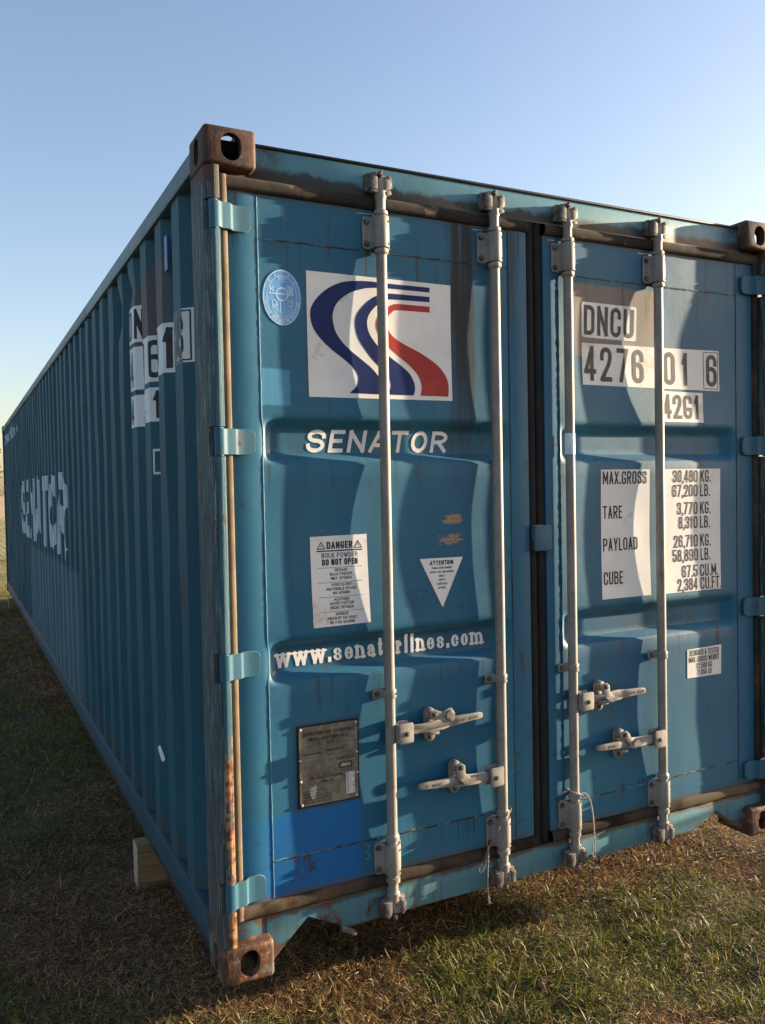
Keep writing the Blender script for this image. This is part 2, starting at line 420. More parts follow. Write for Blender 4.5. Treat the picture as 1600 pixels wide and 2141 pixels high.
M['timber'] = mat_simple('sawn_pine', (0.11, 0.075, 0.032), (0.17, 0.12, 0.055), 1.0, 0.75, 0, 0.2, vec=(7, 60, 60), third=(0.20, 0.13, 0.06), thr=0.66)
M['timber_end'] = mat_simple('sawn_end_grain', (0.26, 0.22, 0.16), (0.34, 0.30, 0.22), 30, 0.8, 0, 0.2)
M['rope'] = mat_simple('off_white_rope_fibre', (0.24, 0.22, 0.185), (0.38, 0.35, 0.30), 160, 0.85, 0, 0.3)
M['cord'] = mat_simple('black_cord', (0.015, 0.015, 0.016), (0.03, 0.03, 0.03), 50, 0.6, 0, 0)
M['twine'] = mat_simple('brown_twine', (0.16, 0.12, 0.085), (0.30, 0.25, 0.20), 120, 0.85, 0, 0.3)
M['wire'] = mat_simple('grey_fence_wire', (0.20, 0.20, 0.20), (0.32, 0.32, 0.31), 10, 0.5, 0.4, 0)

# ------------------------------------------------------------------ mesh helpers
def finish(bm, name, mats, parent=None, smooth=40, loc=None):
    me = bpy.data.meshes.new(name)
    bm.to_mesh(me)
    bm.free()
    return link(me, name, mats, parent, smooth, loc)

def link(me, name, mats, parent=None, smooth=40, loc=None):
    for m in (mats if isinstance(mats, (list, tuple)) else [mats]):
        me.materials.append(m)
    if smooth:
        me.shade_smooth()
        me.set_sharp_from_angle(angle=R(smooth))
    o = bpy.data.objects.new(name, me)
    COL.objects.link(o)
    if parent is not None:
        o.parent = parent
    if loc is not None:
        o.location = loc
    return o

def tag(o, label=None, cat=None, group=None, kind=None):
    for k, v in (('label', label), ('category', cat), ('group', group), ('kind', kind)):
        if v:
            o[k] = v
    return o

def empty(name, loc=(0, 0, 0)):
    o = bpy.data.objects.new(name, None)
    COL.objects.link(o)
    o.location = loc
    return o

def box(bm, lo, hi, bev=0.0, seg=2, mat=0):
    lo, hi = Vector(lo), Vector(hi)
    r = bmesh.ops.create_cube(bm, size=1.0)
    vs = r['verts']
    c, d = (lo + hi) / 2, hi - lo
    for v in vs:
        v.co = Vector((v.co.x * d.x, v.co.y * d.y, v.co.z * d.z)) + c
    fs = set(f for v in vs for f in v.link_faces)
    if bev > 0:
        es = list(set(e for v in vs for e in v.link_edges))
        rr = bmesh.ops.bevel(bm, geom=es, offset=bev, segments=seg, profile=0.5, affect='EDGES')
        fs = set(f for f in rr['faces']) | set(f for v in rr['verts'] for f in v.link_faces)
    for f in fs:
        f.material_index = mat
    return fs

def prism(bm, pts, axis, a, b, mat=0, bev=0.0):
    """pts: 2D outline; axis 'y': pts are (x,z); axis 'z': pts are (x,y); axis 'x': pts are (y,z)."""
    def P(p, t):
        return {'y': (p[0], t, p[1]), 'z': (p[0], p[1], t), 'x': (t, p[0], p[1])}[axis]
    va = [bm.verts.new(P(p, a)) for p in pts]
    vb = [bm.verts.new(P(p, b)) for p in pts]
    n = len(pts)
    fs = []
    for i in range(n):
        fs.append(bm.faces.new((va[i], va[(i + 1) % n], vb[(i + 1) % n], vb[i])))
    caps = []
    for vv in (va, vb):
        if n <= 4:
            caps.append(bm.faces.new(vv))
        else:
            caps.append(bm.faces.new(vv))
    for f in fs + caps:
        f.material_index = mat
    bmesh.ops.recalc_face_normals(bm, faces=fs + caps)
    if bev > 0:
        es = list(set(e for f in caps for e in f.edges))
        rr = bmesh.ops.bevel(bm, geom=es, offset=bev, segments=2, profile=0.5, affect='EDGES')
        for f in rr['faces']:
            f.material_index = mat
    return fs + caps

def stadium(cx, cy, hw, hh, n=8):
    """rounded outline, half width hw, half height hh, full rounding on the shorter side"""
    r = min(hw, hh)
    return rrect(cx, cy, hw, hh, r * 0.999, n)

def rrect(cx, cy, hw, hh, r, n=5):
    pts = []
    for (sx, sy, a0) in ((1, 1, 0), (-1, 1, 90), (-1, -1, 180), (1, -1, 270)):
        for i in range(n + 1):
            a = R(a0 + 90 * i / n)
            pts.append((cx + sx * (hw - r) + r * math.cos(a), cy + sy * (hh - r) + r * math.sin(a)))
    return pts

def tube(bm, path, rad, n=8, mat=0, caps=True):
    path = [Vector(p) for p in path]
    rads = rad if isinstance(rad, (list, tuple)) else [rad] * len(path)
    rings = []
    up = Vector((0, 0, 1))
    t0 = (path[1] - path[0]).normalized()
    if abs(t0.dot(up)) > 0.9:
        up = Vector((1, 0, 0))
    nrm = (up - t0 * up.dot(t0)).normalized()
    for i, p in enumerate(path):
        t = (path[min(i + 1, len(path) - 1)] - path[max(i - 1, 0)]).normalized()
        nrm = (nrm - t * nrm.dot(t)).normalized()
        bn = t.cross(nrm)
        rings.append([bm.verts.new(p + (nrm * math.cos(2 * math.pi * k / n) + bn * math.sin(2 * math.pi * k / n)) * rads[i]) for k in range(n)])
    fs = []
    for a, b in zip(rings, rings[1:]):
        for k in range(n):
            fs.append(bm.faces.new((a[k], a[(k + 1) % n], b[(k + 1) % n], b[k])))
    if caps:
        fs.append(bm.faces.new(rings[0][::-1]))
        fs.append(bm.faces.new(rings[-1]))
    for f in fs:
        f.material_index = mat
    return fs

def lathe_z(bm, cx, cy, prof, n=20, mat=0):
    """prof: list of (z, r)"""
    return tube(bm, [(cx, cy, z) for z, r in prof], [r for z, r in prof], n, mat)

def bolt(bm, x, z, y, r=0.008, h=0.006, mat=0):
    """hex head pointing to -y with its washer"""
    a0 = random.random()
    prism(bm, [(x + r * 1.45 * math.cos(2 * math.pi * k / 12), z + r * 1.45 * math.sin(2 * math.pi * k / 12)) for k in range(12)], 'y', y, y - 0.002, mat)
    prism(bm, [(x + r * math.cos(a0 + math.pi * k / 3), z + r * math.sin(a0 + math.pi * k / 3)) for k in range(6)], 'y', y - 0.002, y - h - 0.002, mat, 0.0012)

# smooth value noise in numpy
def vnoise(x, y, seed=0):
    x = np.asarray(x, float); y = np.asarray(y, float)
    xi = np.floor(x).astype(np.int64); yi = np.floor(y).astype(np.int64)
    fx = x - xi; fy = y - yi
    fx = fx * fx * (3 - 2 * fx); fy = fy * fy * (3 - 2 * fy)
    def h(a, b):
        n = (a * 374761393 + b * 668265263 + seed * 2246822519) & 0xFFFFFFFF
        n = ((n ^ (n >> 13)) * 1274126177) & 0xFFFFFFFF
        return ((n ^ (n >> 16)) & 0xFFFF) / 65535.0
    return (h(xi, yi) * (1 - fx) + h(xi + 1, yi) * fx) * (1 - fy) + (h(xi, yi + 1) * (1 - fx) + h(xi + 1, yi + 1) * fx) * fy

def fbm(x, y, seed=0, o=3):
    return sum(vnoise(np.asarray(x) * 2 ** k, np.asarray(y) * 2 ** k, seed + k) * 0.5 ** k for k in range(o)) / (2 - 0.5 ** (o - 1))

class Surf:
    """height sheet H over breakpoints us x vs; place maps (u, v, h) to a point"""
    def __init__(self, us, vs, fn, place):
        self.us, self.vs, self.place = np.array(us), np.array(vs), place
        U, V = np.meshgrid(self.us, self.vs, indexing='ij')
        self.H = fn(U, V)
    def h(self, u, v):
        i = int(np.clip(np.searchsorted(self.us, u) - 1, 0, len(self.us) - 2))
        j = int(np.clip(np.searchsorted(self.vs, v) - 1, 0, len(self.vs) - 2))
        a = (u - self.us[i]) / (self.us[i + 1] - self.us[i]); b = (v - self.vs[j]) / (self.vs[j + 1] - self.vs[j])
        a = min(max(a, 0), 1); b = min(max(b, 0), 1)
        H = self.H
        return (H[i, j] * (1 - a) + H[i + 1, j] * a) * (1 - b) + (H[i, j + 1] * (1 - a) + H[i + 1, j + 1] * a) * b
    def into(self, bm, mat=0):
        g = [[bm.verts.new(self.place(u, v, self.H[i, j])) for j, v in enumerate(self.vs)] for i, u in enumerate(self.us)]
        for i in range(len(self.us) - 1):
            for j in range(len(self.vs) - 1):
                f = bm.faces.new((g[i][j], g[i + 1][j], g[i + 1][j + 1], g[i][j + 1]))
                f.material_index = mat
        return g

class Decal:
    """flat print on a Surf: polygons in (u, v), each with its own lift off the sheet"""
    def __init__(self, surf):
        self.s, self.bm = surf, bmesh.new()
    def poly(self, pts, mat=0, lift=0.0012, holes=()):
        loops = [[Vector((p[0], p[1], 0)) for p in pts]] + [[Vector((p[0], p[1], 0)) for p in h] for h in holes]
        flat = [p for l in loops for p in l]
        vs = [self.bm.verts.new((p.x, p.y, lift)) for p in flat]
        for t in tessellate_polygon(loops):
            try:
                f = self.bm.faces.new([vs[k] for k in t])
                f.material_index = mat
            except ValueError:
                pass
    def rect(self, u0, v0, u1, v1, mat=0, lift=0.0012):
        self.poly([(u0, v0), (u1, v0), (u1, v1), (u0, v1)], mat, lift)
    def strokes(self, text, u, v, h, wid, thick, mat=1, lift=0.0018, gap=0.30, shear=0.0, align='l', su=1.0, rot=0.0, font=None, serif=False):
        """text as even-width strokes; h cap height, wid letter width as a share of h, thick stroke width as a share of h"""
        lay = layout(text, h, wid, thick, gap, font)
        tot = lay[1]
        off = {'l': 0, 'c': -tot / 2, 'r': -tot}[align]
        ca, sa = math.cos(rot), math.sin(rot)
        k = 0
        for quad in lay[0]:
            pts = []
            for (x, y) in quad:
                x2 = (x + off + y * shear)
                xx, yy = x2 * ca - y * sa, x2 * sa + y * ca
                pts.append((u + su * xx, v + yy))
            vs = [self.bm.verts.new((p[0], p[1], lift + 0.00004 * (k % 7))) for p in pts]
            k += 1
            try:
                f = self.bm.faces.new(vs)
                f.material_index = mat
            except ValueError:
                pass
        return tot
    def build(self, name, mats, parent, cut=True):
        bm, s = self.bm, self.s
        if cut:
            xs = [v.co.x for v in bm.verts]; ys = [v.co.y for v in bm.verts]
            for arr, ax in ((s.us, 0), (s.vs, 1)):
                lo, hi = (min(xs), max(xs)) if ax == 0 else (min(ys), max(ys))
                for q in arr:
                    if lo < q < hi:
                        n = Vector((1, 0, 0)) if ax == 0 else Vector((0, 1, 0))
                        bmesh.ops.bisect_plane(bm, geom=bm.verts[:] + bm.edges[:] + bm.faces[:], plane_co=n * float(q), plane_no=n, dist=1e-6)
        for v in bm.verts:
            u, w, l = v.co
            v.co = s.place(u, w, s.h(u, w) - l)
        return finish(bm, name, mats, parent, smooth=0)

# ------------------------------------------------------------------ stroke lettering
r_ = True
def _c(*p, closed=False):
    return (p, closed)
GL = {
 'A': [_c((0,0),(.5,1)), _c((.5,1),(1,0)), _c((.17,.3),(.83,.3))],
 'B': [_c((0,0),(0,1)), _c((0,1),(.92,1,r_),(.92,.53,r_),(0,.53)), _c((0,.53),(1,.53,r_),(1,0,r_),(0,0))],
 'C': [_c((1,.72),(1,1,r_),(0,1,r_),(0,0,r_),(1,0,r_),(1,.28))],
 'D': [_c((0,0),(0,1)), _c((0,1),(1,1,r_),(1,0,r_),(0,0))],
 'E': [_c((0,0),(0,1)), _c((0,1),(1,1)), _c((0,0),(1,0)), _c((0,.52),(.85,.52))],
 'F': [_c((0,0),(0,1)), _c((0,1),(1,1)), _c((0,.52),(.85,.52))],
 'G': [_c((1,.76),(1,1,r_),(0,1,r_),(0,0,r_),(1,0,r_),(1,.40)), _c((1,.40),(.62,.40))],
 'H': [_c((0,0),(0,1)), _c((1,0),(1,1)), _c((0,.52),(1,.52))],
 'I': [_c((.5,0),(.5,1))],
 'J': [_c((1,1),(1,0,r_),(0,0,r_),(0,.28))],
 'K': [_c((0,0),(0,1)), _c((1,1),(0,.42)), _c((.35,.62),(1,0))],
 'L': [_c((0,0),(0,1)), _c((0,0),(1,0))],
 'M': [_c((0,0),(0,1)), _c((0,1),(.5,.25)), _c((.5,.25),(1,1)), _c((1,1),(1,0))],
 'N': [_c((0,0),(0,1)), _c((0,1),(1,0)), _c((1,0),(1,1))],
 'O': [_c((.5,0),(0,0,r_),(0,1,r_),(1,1,r_),(1,0,r_),(.5,0))],
 'P': [_c((0,0),(0,1)), _c((0,1),(1,1,r_),(1,.46,r_),(0,.46))],
 'R': [_c((0,0),(0,1)), _c((0,1),(1,1,r_),(1,.48,r_),(0,.48)), _c((.45,.48),(1,0))],
 'S': [_c((1,.74),(1,1,r_),(0,1,r_),(0,.52,r_),(1,.52,r_),(1,0,r_),(0,0,r_),(0,.26))],
 'T': [_c((.5,0),(.5,1)), _c((0,1),(1,1))],
 'U': [_c((0,1),(0,0,r_),(1,0,r_),(1,1))],
 'V': [_c((0,1),(.5,0)), _c((.5,0),(1,1))],
 'W': [_c((0,1),(.25,0)), _c((.25,0),(.5,.8)), _c((.5,.8),(.75,0)), _c((.75,0),(1,1))],
 'X': [_c((0,0),(1,1)), _c((0,1),(1,0))],
 'Y': [_c((.5,0),(.5,.45)), _c((0,1),(.5,.45)), _c((1,1),(.5,.45))],
 '0': [_c((.5,0),(0,0,r_),(0,1,r_),(1,1,r_),(1,0,r_),(.5,0))],
 '1': [_c((.6,0),(.6,1)), _c((.6,1),(.1,.74))],
 '2': [_c((0,.70),(0,1,r_),(1,1,r_),(1,.62,r_),(0,0)), _c((0,0),(1,0))],
 '3': [_c((0,.74),(0,1,r_),(1,1,r_),(1,.53,r_),(.4,.53)), _c((.4,.53),(1,.53,r_),(1,0,r_),(0,0,r_),(0,.26))],
 '4': [_c((.72,0),(.72,1)), _c((.72,1),(0,.24)), _c((0,.24),(1,.24))],
 '5': [_c((1,1),(.05,1)), _c((.05,1),(0,.54)), _c((0,.60),(1,.62,r_),(1,0,r_),(0,0,r_),(0,.26))],
 '6': [_c((1,.74),(1,1,r_),(0,1,r_),(0,0,r_),(1,0,r_),(1,.56,r_),(0,.56))],
 '7': [_c((0,1),(1,1)), _c((1,1),(.3,0))],
 '8': [_c((.5,.53),(.04,.53,r_),(.04,1,r_),(.96,1,r_),(.96,.53,r_),(.5,.53)), _c((.5,.53),(0,.53,r_),(0,0,r_),(1,0,r_),(1,.53,r_),(.5,.53))],
 '9': [_c((0,.26),(0,0,r_),(1,0,r_),(1,1,r_),(0,1,r_),(0,.44,r_),(1,.44))],
 '&': [_c((1,0),(.15,.72),(.15,1,r_),(.75,1,r_),(.75,.72),(0,.35),(0,0,r_),(.7,0,r_),(1,.45))],
 '.': [_c((.2,0),(.2,.03))], ',': [_c((.25,.04),(.1,-.14))], ' ': [], '-': [_c((.1,.5),(.9,.5))],
 'Ü': [_c((0,1),(0,0,r_),(1,0,r_),(1,1)), _c((.2,1.2),(.2,1.26)), _c((.8,1.2),(.8,1.26))],
 'Ö': [_c((.5,0),(0,0,r_),(0,1,r_),(1,1,r_),(1,0,r_),(.5,0)), _c((.2,1.2),(.2,1.26)), _c((.8,1.2),(.8,1.26))],
}
NARROW = {'I': .15, '1': .62, '.': .25, ',': .25, ' ': .62, 'J': .8, 'E': .82, 'F': .82, 'L': .82, 'M': 1.25, 'W': 1.45}
# fat slab-serif lower case (x-height .66)
X = .66
LC = {
 'w': [_c((-.02,X),(.22,0)), _c((.22,0),(.5,X)), _c((.5,X),(.78,0)), _c((.78,0),(1.02,X)), _c((-.16,X),(.16,X)), _c((.36,X),(.62,X)), _c((.88,X),(1.16,X))],
 's': [_c((.92,.50),(.85,X,r_),(0,X,r_),(0,.35,r_),(1,.33,r_),(1,0,r_),(.05,0,r_),(.0,.17))],
 'e': [_c((1,.13),(.95,0,r_),(0,0,r_),(0,X,r_),(1,X,r_),(1,.36)), _c((1,.34),(.12,.34))],
 'n': [_c((0,0),(0,X)), _c((0,.5),(.1,X,r_),(1,X,r_),(1,0)), _c((-.2,0),(.26,0)), _c((.74,0),(1.24,0)), _c((-.22,X),(0,X))],
 'a': [_c((.05,.5),(.05,X,r_),(.9,X,r_),(.9,0)), _c((.9,.38),(0,.38,r_),(0,0,r_),(.9,0,r_),(.9,.2)), _c((.9,.02),(1.18,.02))],
 't': [_c((.4,.95),(.4,0,r_),(1,0,r_),(1,.14)), _c((0,X),(.95,X))],
 'o': [_c((.5,0),(0,0,r_),(0,X,r_),(1,X,r_),(1,0,r_),(.5,0))],
 'r': [_c((.15,0),(.15,X)), _c((.15,.42),(.25,X,r_),(.9,X,r_),(.9,.5)), _c((-.12,0),(.55,0)), _c((-.1,X),(.15,X))],
 'l': [_c((.5,0),(.5,1)), _c((.1,0),(.9,0)), _c((.15,1),(.5,1))],
 'i': [_c((.5,0),(.5,X)), _c((.1,0),(.9,0)), _c((.15,X),(.5,X)), _c((.5,.88),(.5,1.0))],
 'c': [_c((1,.44),(1,X,r_),(0,X,r_),(0,0,r_),(1,0,r_),(1,.16))],
 'm': [_c((0,0),(0,X)), _c((0,.5),(.06,X,r_),(.5,X,r_),(.5,0)), _c((.5,.5),(.56,X,r_),(1,X,r_),(1,0)), _c((-.14,0),(.16,0)), _c((.36,0),(.66,0)), _c((.86,0),(1.16,0)), _c((-.15,X),(0,X))],
 '.': [_c((.5,0),(.5,.1))],
}
LCW = {'w': 1.7, 'm': 1.75, 'l': .45, 'i': .45, '.': .35, 't': .62, 'r': .8, 'n': 1.1}

def round_path(pts, rad):
    out = []
    n = len(pts)
    for i, p in enumerate(pts):
        if len(p) > 2 and p[2] and 0 < i < n - 1:
            P, A, B = Vector(p[:2]), Vector(pts[i - 1][:2]), Vector(pts[i + 1][:2])
            la, lb = (A - P).length, (B - P).length
            ra = la if not pts[i - 1][2] else la / 2
            rb = lb if not pts[i + 1][2] else lb / 2
            ra, rb = min(rad, ra), min(rad, rb)
            a, b = P + (A - P).normalized() * ra, P + (B - P).normalized() * rb
            for k in range(7):
                t = k / 6
                # quarter ellipse through a and b
                q = P + (a - P) * (1 - math.sin(t * math.pi / 2)) + (b - P) * (1 - math.cos(t * math.pi / 2))
                out.append((q.x, q.y))
        else:
            out.append((p[0], p[1]))
    res = [out[0]]
    for q in out[1:]:
        if (Vector(q) - Vector(res[-1])).length > 1e-5:
            res.append(q)
    return res

def ribbon(path, t, thin=0.0):
    P = [Vector(p) for p in path]
    n = len(P)
    L, Rr = [], []
    closed = (P[0] - P[-1]).length < 1e-5 and n > 3
    for i in range(n):
        if closed and i in (0, n - 1):
            d0, d1 = (P[-1] - P[-2]).normalized(), (P[1] - P[0]).normalized()
        else:
            d0 = (P[i] - P[i - 1]).normalized() if i > 0 else (P[1] - P[0]).normalized()
            d1 = (P[i + 1] - P[i]).normalized() if i < n - 1 else d0
        d = (d0 + d1)
        d = d.normalized() if d.length > 1e-6 else d1
        nr = Vector((-d.y, d.x))
        c = max(0.5, abs(d.dot(d1)))
        w = t / 2 / c * (1 - thin * abs(d.x) ** 1.5)
        p = P[i]
        if not closed and i == 0: p = p - d * t * 0.499
        if not closed and i == n - 1: p = p + d * t * 0.499
        L.append(p + nr * w); Rr.append(p - nr * w)
    return [(Rr[i], Rr[i + 1], L[i + 1], L[i]) for i in range(n - 1)]

def layout(text, h, wid, thick, gap, font=None):
    quads, x = [], 0.0
    t = thick * h
    for ch in text:
        if font == 'lc':
            strokes, w = LC[ch], LCW.get(ch, 1.0) * wid * h
        else:
            strokes, w = GL.get(ch, []), NARROW.get(ch, 1.0) * wid * h
        w = max(w, 1e-6)
        sk_w, sk_h = max(w - t, 1e-6), h - t
        if ch in '., I' and font != 'lc':
            sk_w = max(w - t, 0)
        for pts, closed in strokes:
            q = [(x + t / 2 + p[0] * sk_w, t / 2 + p[1] * sk_h, len(p) > 2) for p in pts]
            path = round_path(q, 0.5 * max(sk_w, 1e-5) if (wid < 0.6 and font != 'lc') else 0.5 * max(sk_w, sk_h))
            if len(path) > 1:
                quads += ribbon([(a, b) for a, b in path], t, 0.5 if font == 'lc' else 0.0)
        x += w + (gap * wid * h if ch != ' ' else 0)
    return quads, x - gap * wid * h

# ================================================================== GROUND
def ground_z(x, y):
    x = np.asarray(x, float); y = np.asarray(y, float)
    d = np.hypot(x, y)
    z = -0.175 + (fbm(x * 0.9 + 7, y * 0.9 + 3, 5) - 0.5) * 0.07 + (fbm(x * 4, y * 4, 9) - 0.5) * 0.03
    z = z + (fbm(x * 0.05, y * 0.05, 21) - 0.5) * 0.8 * np.clip((d - 14) / 30, 0, 1)
    return z

def ground_mat():
    g = NT('dry_turf_soil', 0.95)
    n = g.noise(5, 8, 0.7)
    c = g.mix(g.step(n, 0.35, 0.65), (0.030, 0.020, 0.010), (0.085, 0.058, 0.030))
    gr = g.step(g.noise(1.1, 4, 0.6), 0.46, 0.60)
    c = g.mix(g.mul(gr, 0.6), c, (0.020, 0.027, 0.008))
    far = g.step(g.y, 9, 16)
    fc = g.mix(g.step(g.noise(0.5, 6, 0.65), 0.40, 0.60), (0.12, 0.13, 0.035), (0.22, 0.19, 0.07))
    c = g.mix(far, c, fc)
    vf = g.step(g.y, 45, 70)
    c = g.mix(vf, c, (0.36, 0.25, 0.12))
    g.bump(g.m('ADD', n, g.noise(60, 4)), 0.8, 0.02)
    return g.done(c)

def build_ground():
    a = np.linspace(-1, 1, 151)
    s = np.sign(a) * (np.abs(a) * 6 + 2600 * np.abs(a) ** 9 + 60 * np.abs(a) ** 5)
    xs, ys = s + 0.5, s + 0.5
    Xg, Yg = np.meshgrid(xs, ys, indexing='ij')
    Z = ground_z(Xg, Yg)
    n = len(xs)
    co_ = np.stack([Xg, Yg, Z], -1).reshape(-1, 3)
    idx = np.arange(n * n).reshape(n, n)
    f = np.stack([idx[:-1, :-1], idx[1:, :-1], idx[1:, 1:], idx[:-1, 1:]], -1).reshape(-1, 4)
    me = bpy.data.meshes.new('ground')
    me.from_pydata(co_.tolist(), [], f.tolist())
    o = link(me, 'ground', ground_mat(), smooth=80)
    tag(o, kind='structure')
build_ground()

# ================================================================== CONTAINER
CW, CL, CH = 2.438, 12.192, 2.591
YD = 0.050
container = tag(empty('shipping_container', (0, 0, 0)), 'long weathered blue corrugated shipping container with white logo and lettering, doors shut', 'shipping container')

# ---- side walls (corrugated)
OUT, DEP = 0.014, 0.036
PIT, NEAR = 0.2735, 0.385
ub = [0.165, 0.211, 0.246, 0.350]
k = 0
while NEAR + PIT * (k + 1) < CL - 0.19:
    y0 = NEAR + PIT * k
    ub += [y0, y0 + 0.104, y0 + 0.139, y0 + PIT - 0.035]
    k += 1
ub += [NEAR + PIT * k, CL - 0.165]
vb = list(np.linspace(0.13, 2.545, 29))
def side_fn(U, V):
    ph = np.mod(U - NEAR + 1e-5, PIT)
    d = np.where(ph <= 0.1042, 0.0, np.where(ph < 0.1388, (ph - .104) / .035, np.where(ph <= PIT - .0348, 1.0, 1 - (ph - PIT + .035) / .035)))
    d = np.clip(d, 0, 1) * DEP
    d = np.where(U < 0.2112, 0.0, d)
    wob = (vnoise(U * 9.1, V * 3.0, 3) - 0.5) * 0.007
    dent = 0.022 * np.exp(-((U - 1.30) / 0.09) ** 2 - ((V - 2.36) / 0.05) ** 2) + 0.03 * np.exp(-((U - 1.62) / 0.10) ** 2 - ((V - 2.33) / 0.07) ** 2)
    return OUT + d + wob + dent
LEFT = Surf(ub, vb, side_fn, lambda u, v, h: Vector((h, u, v)))
bm = bmesh.new()
LEFT.into(bm)
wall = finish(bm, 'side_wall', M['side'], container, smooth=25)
RIGHT = Surf(ub, [0.13, 1.3, 2.545], side_fn, lambda u, v, h: Vector((CW - h, u, v)))
bm = bmesh.new()
RIGHT.into(bm)
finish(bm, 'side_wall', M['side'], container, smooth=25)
# ---- far end wall
eb = [0.05]
while eb[-1] < CW - 0.3:
    e = eb[-1]
    eb += [e + 0.11, e + 0.14, e + 0.22, e + 0.25]
eb.append(CW - 0.05)
END = Surf(eb, [0.10, 1.3, 2.55], lambda U, V: CL - 0.03 - np.where(np.mod(np.round((U - 0.05) / 0.001), 250) < 125, 0.0, 0.04), lambda u, v, h: Vector((u, h, v)))
bm = bmesh.new()
END.into(bm)
finish(bm, 'end_wall', M['side'], container, smooth=25)
# ---- roof and floor
rb = list(np.arange(0.06, CL - 0.06, 0.105))
ROOF = Surf([0.05, CW - 0.05], rb, lambda U, V: 2.562 + 0.01 * (np.mod(np.round(V / 0.105), 2)), lambda u, v, h: Vector((u, v, h)))
bm = bmesh.new()
ROOF.into(bm)
finish(bm, 'roof', M['rail'], container, smooth=25)
bm = bmesh.new()
box(bm, (0.06, 0.08, 0.10), (CW - 0.06, CL - 0.06, 0.135))
for i in range(1, 40):
    y = i * 0.305
    box(bm, (0.062, y, 0.016), (CW - 0.062, y + 0.045, 0.098))
finish(bm, 'floor', M['base_rail'], container, smooth=0)

# ---- rails along the sides
for sgn in (0, 1):
    fx = (lambda x: x) if sgn == 0 else (lambda x: CW - x)
    def xb(bm, x0, x1, y0, y1, z0, z1, bev):
        a, b = sorted((fx(x0), fx(x1)))
        box(bm, (a, y0, z0), (b, y1, z1), bev)
    bm = bmesh.new()
    cuts = [0.165, 2.55, 5.05, 7.3, 9.2, 10.7, CL - 0.165]
    for a, b in zip(cuts, cuts[1:]):
        j = random.uniform(-.0015, .0015)
        xb(bm, 0.003 + j, 0.062, a + .0004, b - .0004, 2.500, 2.566 + j, 0.006)
    finish(bm, 'top_rail', M['rail'], container)
    bm = bmesh.new()
    xb(bm, 0.006, 0.058, 0.165, CL - 0.165, 0.048, 0.150, 0.006)
    n0 = len(bm.faces)
    xb(bm, 0.012, 0.061, 0.165, CL - 0.165, 0.012, 0.0472, 0.003)
    bm.faces.ensure_lookup_table()
    for f in bm.faces[n0:]:
        f.material_index = 1
    finish(bm, 'bottom_rail', [M['base_rail'], M['rail_lip']], container)

# ---- corner castings: one solid cut by its three slots, then mirrored copies
def casting_mesh():
    dg = None
    def tmp(bm):
        me = bpy.data.meshes.new('cut')
        bm.to_mesh(me); bm.free()
        o = bpy.data.objects.new('cut', me)
        COL.objects.link(o)
        return o
    bm = bmesh.new()
    box(bm, (0, 0, -0.118), (0.162, 0.178, 0), 0.013, 3)
    body = tmp(bm)
    bm = bmesh.new()
    box(bm, (0.026, 0.026, -0.096), (0.150, 0.164, -0.022))
    tools = [tmp(bm)]
    bm = bmesh.new()
    prism(bm, stadium(0.083, -0.060, 0.031, 0.041, 8), 'y', -0.05, 0.05)
    tools.append(tmp(bm))
    bm = bmesh.new()
    prism(bm, stadium(0.089, -0.060, 0.025, 0.040, 8), 'x', -0.05, 0.05)
    tools.append(tmp(bm))
    bm = bmesh.new()
    prism(bm, stadium(0.083, 0.089, 0.031, 0.062, 8), 'z', -0.05, 0.05)
    tools.append(tmp(bm))
    for t in tools:
        md = body.modifiers.new('b', 'BOOLEAN')
        md.operation = 'DIFFERENCE'
        md.solver = 'EXACT'
        md.object = t
    dg = bpy.context.evaluated_depsgraph_get()
    me = bpy.data.meshes.new_from_object(body.evaluated_get(dg))
    for o in tools + [body]:
        d = o.data
        bpy.data.objects.remove(o)
        bpy.data.meshes.remove(d)
    return me
cm = casting_mesh()
cm.name = 'corner_casting'
cm.materials.clear()
cm.materials.append(M['rust_top'])
cm.shade_smooth(); cm.set_sharp_from_angle(angle=R(40))
cm2 = cm.copy(); cm2.materials.clear(); cm2.materials.append(M['rust_low'])
for (sx, sy, sz) in [(a, b, c) for a in (1, -1) for b in (1, -1) for c in (1, -1)]:
    o = bpy.data.objects.new('corner_casting', cm if sz == 1 else cm2)
    COL.objects.link(o)
    o.parent = container
    o.location = (0 if sx == 1 else CW, 0 if sy == 1 else CL, CH if sz == 1 else 0)
    o.scale = (sx, sy, sz)

# ---- corner posts
HZ = (2.331, 1.655, 0.972, 0.271)
PFULL = [(0.004, 0.176), (0.004, 0.034), (0.008, 0.021), (0.016, 0.010), (0.024, 0.0045), (0.040, 0.0035), (0.046, 0.007), (0.046, 0.05), (0.046, 0.10), (0.046, 0.176)]
PCUT = [(0.004, 0.176), (0.004, 0.036), (0.050, 0.036), (0.050, 0.05), (0.046, 0.10), (0.046, 0.176)]
def post(mirror, name='corner_post'):
    bm = bmesh.new()
    zs = [0.117]
    for z in sorted(HZ):
        zs += [z - 0.045, z + 0.045]
    zs.append(CH - 0.117)
    f = (lambda p: (CW - p[0], p[1])) if mirror else (lambda p: p)
    for i in range(len(zs) - 1):
        P = PFULL if i % 2 == 0 else PCUT
        prism(bm, [f(p) for p in P], 'z', zs[i], zs[i + 1])
    return finish(bm, name, M['post'], container, smooth=35)
post(False)
post(True)
for mx in (0, 1):
    bm = bmesh.new()
    x0, x1 = (0.004, 0.07) if mx == 0 else (CW - 0.07, CW - 0.004)
    box(bm, (x0, CL - 0.12, 0.117), (x1, CL - 0.004, CH - 0.117), 0.006)
    finish(bm, 'corner_post', M['post'], container)

